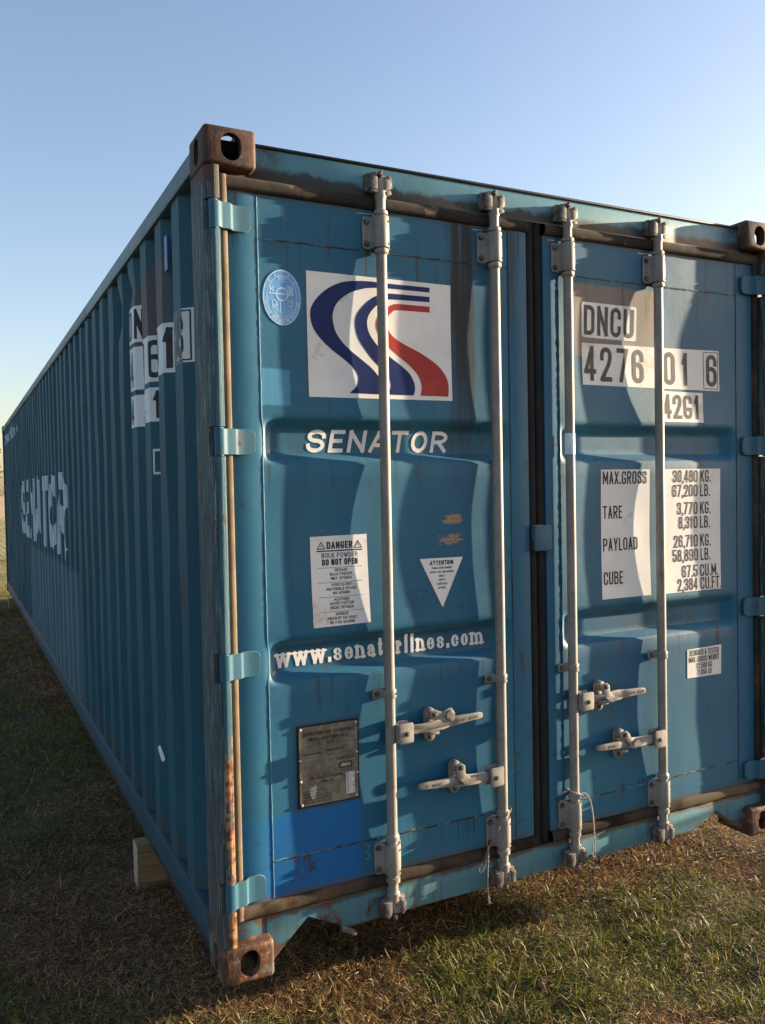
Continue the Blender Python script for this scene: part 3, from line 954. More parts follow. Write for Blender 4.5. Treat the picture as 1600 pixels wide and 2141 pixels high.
# ---- header and sill of the door end
bm = bmesh.new()
box(bm, (0.150, 0.048, 2.462), (CW - 0.150, 0.100, 2.562), 0.003)
box(bm, (0.150, 0.041, 2.562), (CW - 0.150, 0.110, 2.570), 0.002)
box(bm, (0.046, 0.050, 2.4622), (0.1498, 0.090, 2.4725), 0.001)
box(bm, (CW - 0.1498, 0.050, 2.4622), (CW - 0.046, 0.090, 2.4725), 0.001)
header = finish(bm, 'door_header', M['header'], container)
bm = bmesh.new()
for xa, xb_ in ((0.046, 0.1498), (CW - 0.1498, CW - 0.046)):
    box(bm, (xa, 0.044, 0.112), (xb_, 0.12, 0.1715), 0.001)
SILL = [(0.150, 0.022), (0.166, 0.022), (0.290, 0.136), (0.432, 0.066), (0.60, 0.070), (1.2, 0.072), (1.986, 0.076), (2.125, 0.130), (2.272, 0.022), (2.288, 0.022), (2.288, 0.172), (0.150, 0.172)]
prism(bm, SILL, 'y', 0.042, 0.048, 0, 0.0012)
# return lips under the sill and in the notches
def lip(p, q, depth=0.055, th=0.005):
    p, q = Vector(p), Vector(q)
    d = (q - p).normalized()
    nr = Vector((-d.y, d.x)) * th
    prism(bm, [tuple(p + d * .001), tuple(q - d * .001), tuple(q + nr - d * .001), tuple(p + nr + d * .001)], 'y', 0.0482, 0.048 + depth)
for a, b in zip(SILL[1:9], SILL[2:10]):
    lip(a, b)
box(bm, (0.150, 0.0484, 0.160), (CW - 0.150, 0.14, 0.170))
# bent, torn tab at the inner end of the left notch
prism(bm, [(0.405, 0.080), (0.448, 0.058), (0.454, 0.046), (0.448, 0.041), (0.400, 0.066)], 'y', 0.024, 0.0418, 0, 0.002)
sill = finish(bm, 'door_sill', M['sill'], container)
# strip of rusty plate under the header line where the left casting ends
# ---- door leaves: pressed sheet with two channels, dished flats, flush frame
def lines(a, b, step):
    n = max(1, int(round((b - a) / step)))
    return list(np.linspace(a, b, n + 1)[:-1])
ZB = lines(0.215, 0.335, .06) + lines(0.335, 0.885, .045) + [0.885, 0.897, 0.910, 0.922, 0.931, 0.945, 0.965, 0.985, 0.995, 1.004, 1.015, 1.026, 1.036] + \
     lines(1.05, 1.58, .045) + [1.583, 1.595, 1.608, 1.620, 1.629, 1.645, 1.665, 1.685, 1.696, 1.705, 1.716, 1.728, 1.738] + lines(1.752, 2.283, .045) + lines(2.283, 2.42, .05) + [2.42]
def chan(V):
    y = np.zeros_like(V)
    for (a, b, c, d) in ((0.888, 0.929, 0.996, 1.035), (1.586, 1.627, 1.697, 1.737)):
        s = lambda t: t * t * (3 - 2 * t)
        up = np.clip((V - a) / (b - a), 0, 1); dn = np.clip((d - V) / (d - c), 0, 1)
        y = np.maximum(y, s(np.minimum(up, dn)))
    return y * 0.036
def leaf(x0, x1, p0, p1, dish, bulge):
    us = lines(x0, p0, .016) + [p0, p0 + .012, p0 + .025, p0 + .04] + lines(p0 + .06, p1 - .07, .045) + [p1 - .07, p1 - .055, p1 - .04, p1 - .025, p1 - .010, p1] + lines(p1 + .012, x1, .016) + [x1]
    us = sorted(set(round(u, 5) for u in us))
    def fn(U, V):
        s = lambda t: t * t * (3 - 2 * t)
        ramp = np.minimum(s(np.clip((U - p0) / .045, 0, 1)), s(np.clip((p1 - U) / .062, 0, 1)))
        y = YD + chan(V) * ramp
        uu = np.clip((U - p0) / (p1 - p0), 0, 1)
        for (a, b), amp in zip(((0.335, 0.888), (1.035, 1.586), (1.737, 2.283)), dish):
            vv = np.clip((V - a) / (b - a), 0, 1)
            y = y + amp * np.sin(np.pi * uu) ** 0.8 * np.sin(np.pi * vv)
        y = y + (fbm(U * 3.1, V * 3.1, 31) - .5) * 0.005 * np.sin(np.pi * uu)
        for (a, b) in ((x0, p0), (p1, x1)):
            t = np.clip((U - a) / (b - a), 0, 1)
            y = y - bulge * np.sin(np.pi * t)
        return y
    return Surf(us, ZB, fn, lambda u, v, h: Vector((u, h, v)))
DL = leaf(0.079, 1.190, 0.175, 1.108, (0.006, 0.007, 0.006), 0.004)
DR = leaf(1.266, 2.360, 1.334, 2.264, (0.004, 0.007, 0.012), 0.001)
def leaf_mesh(sf):
    bm = bmesh.new()
    g = sf.into(bm)
    ring = [g[i][0] for i in range(len(sf.us))] + [g[-1][j] for j in range(1, len(sf.vs))] + [g[i][-1] for i in range(len(sf.us) - 2, -1, -1)] + [g[0][j] for j in range(len(sf.vs) - 2, 0, -1)]
    back = [bm.verts.new((v.co.x, 0.115, v.co.z)) for v in ring]
    n = len(ring)
    for i in range(n):
        bm.faces.new((ring[i], back[i], back[(i + 1) % n], ring[(i + 1) % n]))
    bm.faces.new(back)
    return bm
doors = []
for sf in (DL, DR):
    doors.append(finish(leaf_mesh(sf), 'door', M['door'], container, smooth=30))
dl, dr = doors
dl['label'] = 'left door with the logo and plate'
dr['label'] = 'right door with the numbers'

# weld seams between frame and sheet
def seam(sf, pts, r, mat, parent, jitter=0.0012):
    bm = bmesh.new()
    path = []
    P = [Vector(p) for p in pts]
    for a, b in zip(P, P[1:]):
        n = max(2, int((b - a).length / 0.012))
        for i in range(n):
            q = a.lerp(b, i / n)
            j = Vector((random.uniform(-1, 1), random.uniform(-1, 1))) * jitter
            path.append((q.x + j.x, sf.h(q.x, q.y) - 0.0002, q.y + j.y))
    path.append((P[-1].x, sf.h(*P[-1]) - 0.0002, P[-1].y))
    tube(bm, path, [r * random.uniform(0.7, 1.25) for _ in path], 5)
    return finish(bm, 'weld_seam', mat, parent, smooth=60)
seam(DL, [(0.180, 0.220), (0.178, 0.90), (0.1805, 0.935), (0.1805, 0.99), (0.177, 1.035), (0.176, 1.6), (0.179, 1.63), (0.179, 1.69), (0.175, 1.74), (0.174, 2.415)], 0.0022, M['seam_lit'], dl, 0.0003)
seam(DL, [(0.182, 2.284), (1.105, 2.286)], 0.0028, M['seam'], dl, 0.0016)
seam(DL, [(0.182, 0.336), (1.105, 0.332)], 0.0028, M['seam'], dl, 0.0016)
seam(DL, [(1.110, 0.22), (1.110, 2.415)], 0.0018, M['gasket_brown'], dl, 0.0006)
seam(DR, [(1.334, 0.22), (1.333, 0.93), (1.331, 0.96), (1.334, 1.03), (1.334, 2.415)], 0.0024, M['seam'], dr, 0.0004)
seam(DR, [(1.340, 2.284), (2.262, 2.286)], 0.0028, M['seam'], dr, 0.0016)
seam(DR, [(1.340, 0.305), (2.262, 0.318)], 0.0026, M['seam'], dr, 0.0016)
seam(DR, [(2.265, 0.22), (2.265, 2.415)], 0.0020, M['gasket_brown'], dr, 0.0006)

# rubber seals round the leaves
def gasket(path, w, d, mat, parent, y=0.050):
    """rounded strip; path runs in (x, z)"""
    bm = bmesh.new()
    (x0, z0), (x1, z1) = path
    n = 24
    prof = [(-w / 2, 0.045), (-w / 2, 0.010), (-w / 2 * .8, 0.003), (-w / 4, 0.0), (0.0, -.0018), (w / 4, 0.0), (w / 2 * .8, 0.003), (w / 2, 0.010), (w / 2, 0.045)]
    rings = []
    vert = abs(x1 - x0) < abs(z1 - z0)
    for i in range(n + 1):
        t = i / n
        x, z = x0 + (x1 - x0) * t, z0 + (z1 - z0) * t
        jj = random.uniform(-d, d)
        rings.append([bm.verts.new((x + a + jj, y + b + jj, z) if vert else (x, y + b + jj, z + a + jj)) for a, b in prof])
    for a, b in zip(rings, rings[1:]):
        for k in range(len(prof) - 1):
            bm.faces.new((a[k], a[k + 1], b[k + 1], b[k]))
    bmesh.ops.recalc_face_normals(bm, faces=bm.faces[:])
    return finish(bm, 'door_gasket', mat, parent, smooth=60)
gasket([(0.0625, 0.180), (0.0625, 2.460)], 0.031, 0.0006, M['gasket_tan'], dl, 0.030)
gasket([(0.050, 2.4415), (1.1915, 2.4415)], 0.042, 0.0008, M['gasket_brown'], dl, 0.034)
gasket([(0.050, 0.1935), (1.1915, 0.1935)], 0.042, 0.0010, M['gasket_low'], dl, 0.034)
gasket([(1.209, 0.175), (1.209, 2.462)], 0.037, 0.0004, M['gasket_black'], dl, 0.053)
gasket([(1.2468, 0.175), (1.2468, 2.462)], 0.037, 0.0004, M['gasket_black'], dr, 0.054)
gasket([(1.2655, 2.4415), (2.388, 2.4415)], 0.042, 0.0008, M['gasket_brown'], dr, 0.034)
gasket([(1.2655, 0.1935), (2.388, 0.1935)], 0.042, 0.0010, M['gasket_low'], dr, 0.034)
gasket([(2.3755, 0.180), (2.3755, 2.460)], 0.031, 0.0006, M['gasket_brown'], dr, 0.036)

# ---- hinges
def hinge_mesh(mir):
    bm = bmesh.new()
    H2 = 0.039
    prof = [(0.022, 0.008), (0.030, 0.003), (0.038, 0.0025), (0.044, 0.005), (0.052, 0.0125), (0.058, 0.0145), (0.078, 0.0155), (0.083, 0.0175), (0.092, 0.0290), (0.098, 0.0310), (0.118, 0.0325), (0.130, 0.0333), (0.139, 0.0338), (0.145, 0.0342), (0.1485, 0.0345), (0.150, 0.035)]
    th = 0.009
    rows = []
    for (x, y) in prof:
        t = max(0.0, (x - 0.126) / 0.024)
        hh = H2 - 0.020 * (1 - math.sqrt(max(0.0, 1 - t * t))) if t > 0 else H2
        X_ = CW - x if mir else x
        rows.append([bm.verts.new((X_, y, hh)), bm.verts.new((X_, y, -hh)), bm.verts.new((X_, y + th, -hh)), bm.verts.new((X_, y + th, hh))])
    for a, b in zip(rows, rows[1:]):
        for k in range(4):
            bm.faces.new((a[k], a[(k + 1) % 4], b[(k + 1) % 4], b[k]))
    bm.faces.new(rows[0]); bm.faces.new(rows[-1])
    bmesh.ops.recalc_face_normals(bm, faces=bm.faces[:])
    es = [e for e in bm.edges if abs(e.verts[0].co.z - e.verts[1].co.z) < 0.02 and len(e.link_faces) == 2 and e.calc_face_angle(0) > 1.0]
    bmesh.ops.bevel(bm, geom=es, offset=0.0011, segments=1, affect='EDGES', profile=0.5)
    cx = CW - 0.030 if mir else 0.030
    lathe_z(bm, cx, 0.0175, [(-0.0435, 0.013), (-0.042, 0.0145), (0.042, 0.0145), (0.0435, 0.013)], 16)
    return bm
for mir, dpar in ((False, dl), (True, dr)):
    bm = hinge_mesh(mir)
    first = finish(bm, 'hinge', M['hinge'], dpar, smooth=28, loc=(0, 0, HZ[0]))
    for z in HZ[1:]:
        o = first.copy()
        COL.objects.link(o)
        o.location = (0, 0, z)

# ---- centre stop plate over the seal
bm = bmesh.new()
prism(bm, rrect(1.238, 1.312, 0.040, 0.046, 0.008), 'y', 0.030, 0.038, 0, 0.002)
prism(bm, rrect(1.238, 1.312, 0.0425, 0.0485, 0.009), 'y', 0.0382, 0.051, 1, 0.001)
finish(bm, 'stop_plate', [M['hinge'], M['seam']], dr)

# ---- lock rods, guides, cams, keepers, handles
RX = (0.590, 1.036, 1.360, 1.806)
RY, RR = 0.0235, 0.0176
def rod_mesh():
    bm = bmesh.new()
    p = [(0.125, 0.021), (0.152, 0.022), (0.158, 0.0165), (0.186, 0.0165), (0.190, 0.0235), (0.206, 0.0235), (0.207, 0.0185),
         (0.330, 0.0185), (0.331, 0.0235), (0.344, 0.0235), (0.352, RR), (0.6, RR), (0.9, RR), (1.2, RR), (1.5, RR), (1.8, RR), (2.1, RR), (2.268, RR), (2.276, 0.0235), (2.287, 0.0235), (2.288, 0.0185),
         (2.398, 0.0185), (2.399, 0.0235), (2.410, 0.0235), (2.416, 0.0165), (2.448, 0.0165), (2.456, 0.020), (2.476, 0.019)]
    lathe_z(bm, 0, 0, p, 22)
    return bm
def cam_piece(bm, zc, s, tilt):
    """forged cam head at a rod end: hub block, two hooked jaws"""
    box(bm, (-0.014, -0.017, zc - 0.020), (0.012, 0.013, zc + 0.020), 0.004)
    prism(bm, [(0.008, zc - 0.020), (0.030, zc - 0.014), (0.034, zc + 0.002), (0.028, zc + 0.016), (0.010, zc + 0.020)], 'y', -0.020, -0.004, 0, 0.003)
    prism(bm, [(-0.040, zc - s * 0.026), (-0.012, zc - s * 0.030), (-0.010, zc - s * 0.016), (-0.038, zc - s * 0.016)], 'y', -0.016, 0.004, 0, 0.003)
    prism(bm, [(0.010, zc - s * 0.036), (0.034, zc - s * 0.030), (0.032, zc - s * 0.019), (0.008, zc - s * 0.022)], 'y', -0.018, 0.002, 0, 0.003)
for i, x in enumerate(RX):
    bm = rod_mesh()
    cam_piece(bm, 2.495, 1, 0)
    cam_piece(bm, 0.108, -1, 0)
    bmesh.ops.translate(bm, verts=bm.verts[:], vec=(x, RY, 0))
    finish(bm, 'lock_rod', M['galv'], dl if i < 2 else dr, smooth=35)

def bracket_mesh():
    bm = bmesh.new()
    hz = 0.054
    prism(bm, rrect(-0.008, 0, 0.050, hz, 0.013), 'y', 0.043, 0.0495, 0, 0.0015)
    # half sleeve over the rod, open to the back, drawn as a thick arc that runs out into the flanges
    arc_o, arc_i = [], []
    for k in range(17):
        a = math.pi + math.pi * k / 16
        arc_o.append((0.0265 * math.cos(a), RY + 0.0265 * math.sin(a)))
        arc_i.append((0.0215 * math.cos(a), RY + 0.0215 * math.sin(a)))
    outer = [(-0.040, 0.0428), (-0.033, 0.0415), (-0.0275, 0.036)] + arc_o + [(0.0275, 0.036), (0.034, 0.0428)]
    inner = [(0.0215, 0.0428)] + arc_i[::-1] + [(-0.0215, 0.0428)]
    prism(bm, outer + inner, 'z', -hz + 0.003, hz - 0.003, 0, 0.0012)
    for zz in (-0.036, 0.036):
        bolt(bm, -0.044, zz, 0.043, 0.0075, 0.006, 1)
        bolt(bm, 0.0345, zz, 0.043, 0.005, 0.004, 1)
        # black disc on the sleeve, painting the dark inside of a drilled hole
        a = R(-52)
        c, d = Vector((math.cos(a) * 0.0265, RY + math.sin(a) * 0.0265, zz - 0.004)), Vector((math.cos(a), math.sin(a), 0))
        tube(bm, [c - d * 0.002, c + d * 0.0006], 0.0048, 10, 2)
    return bm
def clamp_mesh():
    bm = bmesh.new()
    hz = 0.0155
    prism(bm, rrect(-0.032, 0, 0.024, hz, 0.006), 'y', 0.036, 0.046, 0, 0.0015)
    arc_o, arc_i = [], []
    for k in range(17):
        a = math.pi + math.pi * k / 16
        arc_o.append((0.0222 * math.cos(a), RY + 0.0222 * math.sin(a)))
        arc_i.append((0.0180 * math.cos(a), RY + 0.0180 * math.sin(a)))
    outer = [(-0.036, 0.0358), (-0.030, 0.0345), (-0.0235, 0.029)] + arc_o + [(0.0222, 0.046)]
    inner = [(0.0180, 0.046)] + arc_i[::-1] + [(-0.0180, 0.0358)]
    prism(bm, outer + inner, 'z', -hz + 0.001, hz - 0.001, 0, 0.0012)
    bolt(bm, -0.042, 0, 0.036, 0.007, 0.005, 1)
    a = R(-52)
    c, d = Vector((math.cos(a) * 0.0222, RY + math.sin(a) * 0.0222, 0)), Vector((math.cos(a), math.sin(a), 0))
    tube(bm, [c - d * 0.002, c + d * 0.0006], 0.0045, 10, 2)  # black disc paints the dark inside of a hole
    return bm
MB3 = [M['galv'], M['bolt'], M['hole']]
bmesh_b = finish(bracket_mesh(), 'rod_guide', MB3, dl, smooth=40, loc=(RX[0], 0, 2.343))
bmesh_c = finish(clamp_mesh(), 'rod_clamp', MB3, dl, smooth=40, loc=(RX[0], 0, 0.824))
for i, x in enumerate(RX):
    par = dl if i < 2 else dr
    for z in (2.343, 0.268):
        if i == 0 and z > 1:
            continue
        o = bmesh_b.copy(); COL.objects.link(o); o.parent = par
        o.location = (x, 0, z)
    if i:
        o = bmesh_c.copy(); COL.objects.link(o); o.parent = par
        o.location = (x, 0, 0.824 + random.uniform(-.002, .002))

def keeper_mesh(s):
    """welded keeper: back plate and two jaws that the cam turns behind (s = +1 on the header, -1 on the sill)"""
    bm = bmesh.new()
    prism(bm, rrect(-0.004, 0, 0.046, 0.030, 0.006), 'y', 0.020, 0.0415, 0, 0.002)
    prism(bm, [(-0.046, -0.026), (-0.016, -0.026), (-0.017, 0.010), (-0.024, 0.030), (-0.040, 0.026)], 'y', -0.002, 0.0202, 0, 0.003)
    prism(bm, [(0.018, -0.022), (0.038, -0.018), (0.036, 0.014), (0.026, 0.026), (0.016, 0.020)], 'y', 0.000, 0.0202, 0, 0.003)
    prism(bm, [(-0.016, 0.022), (-0.008, 0.036), (0.000, 0.034), (-0.002, 0.018)], 'y', -0.006, 0.0200, 0, 0.002)
    for v in bm.verts:
        v.co.z *= s
    if s < 0:
        bmesh.ops.reverse_faces(bm, faces=bm.faces[:])
    return bm
for i, x in enumerate(RX):
    for par, z, s in ((header, 2.502, 1), (sill, 0.108, -1)):
        finish(keeper_mesh(s), 'keeper', M['galv_dark'], par, loc=(x, 0.006 if s > 0 else 0.0, z))

def loft(bm, secs, n=10, mat=0):
    """secs: (x, y, z, half height, half thickness, twist)"""
    rings = []
    for (x, y, z, hh, ht, tw) in secs:
        ring = []
        for k in range(n):
            a = 2 * math.pi * k / n
            c_, s_ = math.cos(a), math.sin(a)
            pz = hh * math.copysign(abs(s_) ** 0.38, s_)
            py = ht * math.copysign(abs(c_) ** 0.38, c_)
            cz, sz = math.cos(tw), math.sin(tw)
            ring.append(bm.verts.new((x, y + py * cz - pz * sz, z + py * sz + pz * cz)))
        rings.append(ring)
    fs = []
    for a, b in zip(rings, rings[1:]):
        for k in range(n):
            fs.append(bm.faces.new((a[k], a[(k + 1) % n], b[(k + 1) % n], b[k])))
    fs.append(bm.faces.new(rings[0])); fs.append(bm.faces.new(rings[-1]))
    for f in fs:
        f.material_index = mat
    bmesh.ops.recalc_face_normals(bm, faces=fs)

def handle(x, z, rise, d, reach, parent):
    bm = bmesh.new()
    # forked hub on the rod: front and back cheeks, weld saddle, pin
    for (y0, y1) in ((-0.010, -0.004), (0.026, 0.032)):
        prism(bm, rrect(x + d * 0.043, z, 0.028, 0.034, 0.008), 'y', y0, y1, 0, 0.0015)
    box(bm, (min(x + d * .012, x + d * .024), -0.0042, z - 0.030), (max(x + d * .012, x + d * .024), 0.0262, z + 0.030), 0.002)
    bolt(bm, x + d * 0.046, z - 0.002, -0.010, 0.006, 0.005, 1)
    dz = lambda s: z + rise * s / reach
    st = [(0.022, 0.008, .016, .005, 0), (0.068, 0.006, .016, .005, 0), (0.085, 0.006, .0165, .005, .15), (0.115, 0.006, .016, .006, .55), (0.140, 0.007, .0165, .006, .5),
          (0.170, 0.008, .0185, .006, .15), (0.205, 0.008, .0190, .006, 0), (0.232, 0.007, .0165, .0065, -.1), (0.240, 0.006, .0150, .008, 0), (0.262, 0.006, .0140, .0082, 0),
          (0.31, 0.005, .0120, .0075, 0), (reach - 0.006, 0.004, .0105, .007, 0), (reach, 0.004, .0075, .005, 0)]
    loft(bm, [(x + d * s, y, dz(s), hh, ht, tw * d) for (s, y, hh, ht, tw) in st])
    # cast ribs on the bar
    loft(bm, [(x + d * s, y, dz(s) - 0.012, hh, ht, 0) for (s, y, hh, ht) in ((0.10, -0.002, .002, .002), (0.13, -0.006, .0035, .004), (0.19, -0.007, .0035, .004), (0.215, -0.002, .001, .001))], 8)
    # raised letters on the grip, in two rows that read opposite ways
    sf = Surf([x - 1, x + 1], [z - 1, z + 1], lambda U, V: U * 0 - 0.0022, lambda u, v, h: Vector((u, h, v)))
    for txt, s0 in (('DAE JIN', 0.250), ('INDEVE', 0.300)):
        a = x + d * s0 if d > 0 else x + d * (s0 + .046)
        lay, tot = layout(txt, 0.0085, 0.55, 0.17, 0.3)
        for quad in lay:
            vs = [bm.verts.new((a + p[0], -0.0036, dz(abs(a + p[0] - x)) - 0.004 + p[1])) for p in quad]
            vb_ = [bm.verts.new((v.co.x, 0.0, v.co.z)) for v in vs]
            bm.faces.new(vs)
            for q in range(4):
                bm.faces.new((vs[q], vb_[q], vb_[(q + 1) % 4], vs[(q + 1) % 4]))
    return finish(bm, 'handle', MB3, parent, smooth=40)

def catch(x, z, d, mode, parent):
    bm = bmesh.new()
    prism(bm, stadium(x, z, 0.0195, 0.058), 'y', 0.034, 0.0495, 0, 0.002)
    prism(bm, stadium(x - 0.004, z + 0.040, 0.017, 0.019), 'y', 0.016, 0.0342, 0, 0.002)
    # shelf that carries the handle
    prism(bm, [(x - 0.017, z - 0.028), (x + 0.017, z - 0.028), (x + 0.017, z - 0.018), (x - 0.017, z - 0.018)], 'y', 0.000, 0.0342, 0, 0.002)
    bolt(bm, x, z - 0.043, 0.034, 0.0075, 0.006, 1)
    # swinging flap
    if mode == 'open':
        out = [(x - 0.016, z + 0.054), (x + 0.004, z + 0.056), (x + 0.034, z + 0.044), (x + 0.056, z + 0.056), (x + 0.070, z + 0.054), (x + 0.079, z + 0.038), (x + 0.076, z + 0.016), (x + 0.060, z + 0.004), (x + 0.040, z + 0.012), (x + 0.014, z + 0.022), (x - 0.014, z + 0.024)]
        prism(bm, out, 'y', 0.003, 0.010, 0, 0.002)
        loft(bm, [(x + s, 0.0015, z + zz, h_, 0.004, 0) for (s, zz, h_) in ((0.046, 0.03, 0.010), (0.058, 0.03, .020), (0.070, 0.030, .021), (0.078, 0.028, .010))], 10)
    elif mode == 'side':
        e = 1
        out = [(x - 0.016, z + 0.052), (x + 0.006, z + 0.056), (x + 0.020, z + 0.044), (x + 0.036, z + 0.016), (x + 0.058, z + 0.010), (x + 0.062, z - 0.006), (x + 0.046, z - 0.022), (x + 0.030, z - 0.016), (x + 0.008, z + 0.012), (x - 0.012, z + 0.028)]
        prism(bm, out, 'y', -0.004, 0.004, 0, 0.002)
        loft(bm, [(x + s, -0.006, z + zz, h_, 0.003, 0) for (s, zz, h_) in ((0.040, -0.004, 0.010), (0.050, -0.003, .016), (0.060, 0.002, .016), (0.066, 0.006, .005))], 8)
    else:
        out = [(x - 0.017, z + 0.050), (x + 0.002, z + 0.056), (x + 0.018, z + 0.046), (x + 0.020, z + 0.018), (x + 0.036, z + 0.004), (x + 0.046, z - 0.004), (x + 0.034, z - 0.016), (x + 0.012, z - 0.022), (x - 0.008, z - 0.006), (x - 0.016, z + 0.012)]
        prism(bm, out, 'y', -0.005, 0.003, 0, 0.002)
        loft(bm, [(x + s, -0.009, z + zz, h_, 0.005, 0) for (s, zz, h_) in ((-0.004, 0.000, 0.002), (0.010, -0.008, .009), (0.026, -0.010, .010), (0.046, -0.006, .005), (0.056, -0.003, .001))], 8)
    bolt(bm, x + 0.001, z + 0.041, -0.004 if mode != 'open' else 0.003, 0.0075, 0.006, 1)
    return finish(bm, 'handle_catch', MB3, parent, smooth=40)
handle(RX[0], 0.690, 0.018, 1, 0.350, dl)
catch(0.749, 0.694, 1, 'open', dl)
handle(RX[1], 0.482, 0.016, -1, 0.352, dl)
catch(0.845, 0.498, -1, 'down', dl)
handle(RX[2], 0.696, 0.004, 1, 0.335, dr)
catch(1.494, 0.698, 1, 'down', dr)
handle(RX[3], 0.500, 0.008, -1, 0.352, dr)
catch(1.588, 0.501, -1, 'side', dr)

# tape round the third rod
bm = bmesh.new()
tube(bm, [(RX[2], RY, 1.618), (RX[2], RY, 1.696)], RR + 0.0009, 22, 0, False)
finish(bm, 'tape', M['tape'], dr, smooth=60)

# ================================================================== PRINT ON THE DOORS
N1 = [(0.786,2.187),(0.641,2.187),(0.601,2.187),(0.555,2.188),(0.5,2.184),(0.455,2.175),(0.41,2.153),(0.375,2.124),(0.353,2.094),(0.346,2.07),(0.349,2.039),(0.362,2.011),(0.389,1.981),(0.424,1.953),(0.463,1.927),(0.494,1.902),(0.509,1.882),(0.512,1.862),(0.504,1.841),(0.478,1.818),(0.591,1.818),(0.597,1.836),(0.596,1.857),(0.585,1.879),(0.56,1.905),(0.526,1.93),(0.49,1.955),(0.46,1.981),(0.436,2.012),(0.426,2.044),(0.425,2.072),(0.436,2.101),(0.458,2.125),(0.492,2.147),(0.536,2.162),(0.563,2.167),(0.601,2.1705),(0.64,2.171),(0.786,2.171)]
N2 = [(0.786,2.156),(0.64,2.155),(0.602,2.149),(0.572,2.136),(0.542,2.114),(0.516,2.085),(0.505,2.058),(0.506,2.029),(0.516,1.997),(0.536,1.968),(0.561,1.938),(0.586,1.914),(0.609,1.893),(0.626,1.871),(0.631,1.85),(0.626,1.833),(0.607,1.818),(0.717,1.818),(0.723,1.838),(0.72,1.862),(0.704,1.891),(0.675,1.915),(0.64,1.938),(0.598,1.967),(0.569,1.998),(0.553,2.024),(0.548,2.053),(0.555,2.078),(0.576,2.104),(0.602,2.123),(0.64,2.136),(0.786,2.138)]
N3 = [(0.786,2.123),(0.67,2.123),(0.641,2.117),(0.608,2.098),(0.589,2.074),(0.582,2.051),(0.586,2.026),(0.599,2.006),(0.62,1.983),(0.641,1.965),(0.676,1.94),(0.709,1.914),(0.735,1.888),(0.748,1.858),(0.748,1.837),(0.743,1.818),(0.853,1.818),(0.856,1.841),(0.853,1.871),(0.837,1.901),(0.808,1.929),(0.749,1.963),(0.691,1.987),(0.649,2.009),(0.63,2.029),(0.622,2.052),(0.627,2.077),(0.64,2.092),(0.665,2.102),(0.786,2.103)]
def smooth_loop(P, sub=3, keep=0.9):
    """Catmull-Rom on the gentle corners, sharp corners kept"""
    n = len(P); out = []
    V = [Vector(p) for p in P]
    def sharp(i):
        a, b = (V[i] - V[i - 1]), (V[(i + 1) % n] - V[i])
        return a.angle(b, 0) > keep
    for i in range(n):
        p1, p2 = V[i], V[(i + 1) % n]
        p0 = p1 if sharp(i) else V[i - 1]
        p3 = p2 if sharp((i + 1) % n) else V[(i + 2) % n]
        if (p2 - p1).length > 0.09:
            out.append(tuple(p1)); continue
        for k in range(sub):
            t = k / sub
            q = 0.5 * (2 * p1 + (p2 - p0) * t + (2 * p0 - 5 * p1 + 4 * p2 - p3) * t * t + (3 * p1 - p0 - 3 * p2 + p3) * t ** 3)
            out.append(tuple(q))
    return out
d = Decal(DL)
d.poly([(0.334, 2.202), (0.869, 2.202), (0.870, 1.804), (0.336, 1.802)], 0, 0.0012)
d.poly(smooth_loop(N1), 1, 0.0018); d.poly(smooth_loop(N2), 1, 0.0018); d.poly(smooth_loop(N3), 2, 0.0018)
d.build('logo_sticker', [M['white'], M['navy'], M['red']], dl)

d = Decal(DL)
d.strokes('SENATOR', 0.331, 1.626, 0.074, 0.86, 0.178, 0, 0.0012, 0.24, 0.20)
d.build('name_lettering', [M['white']], dl)
d = Decal(DL)
d.strokes('www.senatorlines.com', 0.214, 0.938, 0.0655, 0.458, 0.185, 0, 0.0012, 0.325, 0.0, font='lc')
d.build('address_lettering', [M['white']], dl)

# class seal
d = Decal(DL)
cx, cz, rx, rz = 0.2515, 2.109, 0.064, 0.087
ell = lambda k, n=48: [(cx + rx * k * math.cos(2 * math.pi * i / n), cz + rz * k * math.sin(2 * math.pi * i / n)) for i in range(n)]
def ring(k0, k1, mat=1, lift=0.0018, n=48, ccx=None, ccz=None, rrx=None, rrz=None):
    ax, az, ar, aq = ccx or cx, ccz or cz, rrx or rx, rrz or rz
    for i in range(n):
        a, b = 2 * math.pi * i / n, 2 * math.pi * (i + 1) / n
        pts = [(ax + ar * k1 * math.cos(a), az + aq * k1 * math.sin(a)), (ax + ar * k1 * math.cos(b), az + aq * k1 * math.sin(b)),
               (ax + ar * k0 * math.cos(b), az + aq * k0 * math.sin(b)), (ax + ar * k0 * math.cos(a), az + aq * k0 * math.sin(a))]
        d.poly(pts, mat, lift)
d.poly(ell(1.0), 0, 0.0012)
ring(0.945, 0.985); ring(0.76, 0.785)
ring(0.82, 1.0, ccx=cx, ccz=cz + 0.010, rrx=0.0215, rrz=0.0215, n=28)
d.rect(cx - 0.043, cz + 0.0095, cx + 0.040, cz + 0.0125, 1, 0.0019)
d.strokes('K', cx - 0.040, cz + 0.0145, 0.020, 0.72, 0.16, 1, 0.0019)
d.strokes('R', cx + 0.024, cz + 0.0145, 0.020, 0.66, 0.16, 1, 0.0019)
for sx in (-1, 1):
    ring(0.8, 1.0, ccx=cx + sx * 0.026, ccz=cz - 0.018, rrx=0.0075, rrz=0.010, n=14)
    d.strokes('I', cx + sx * 0.006 - 0.001, cz - 0.050, 0.036, 0.5, 0.05, 1, 0.0019)
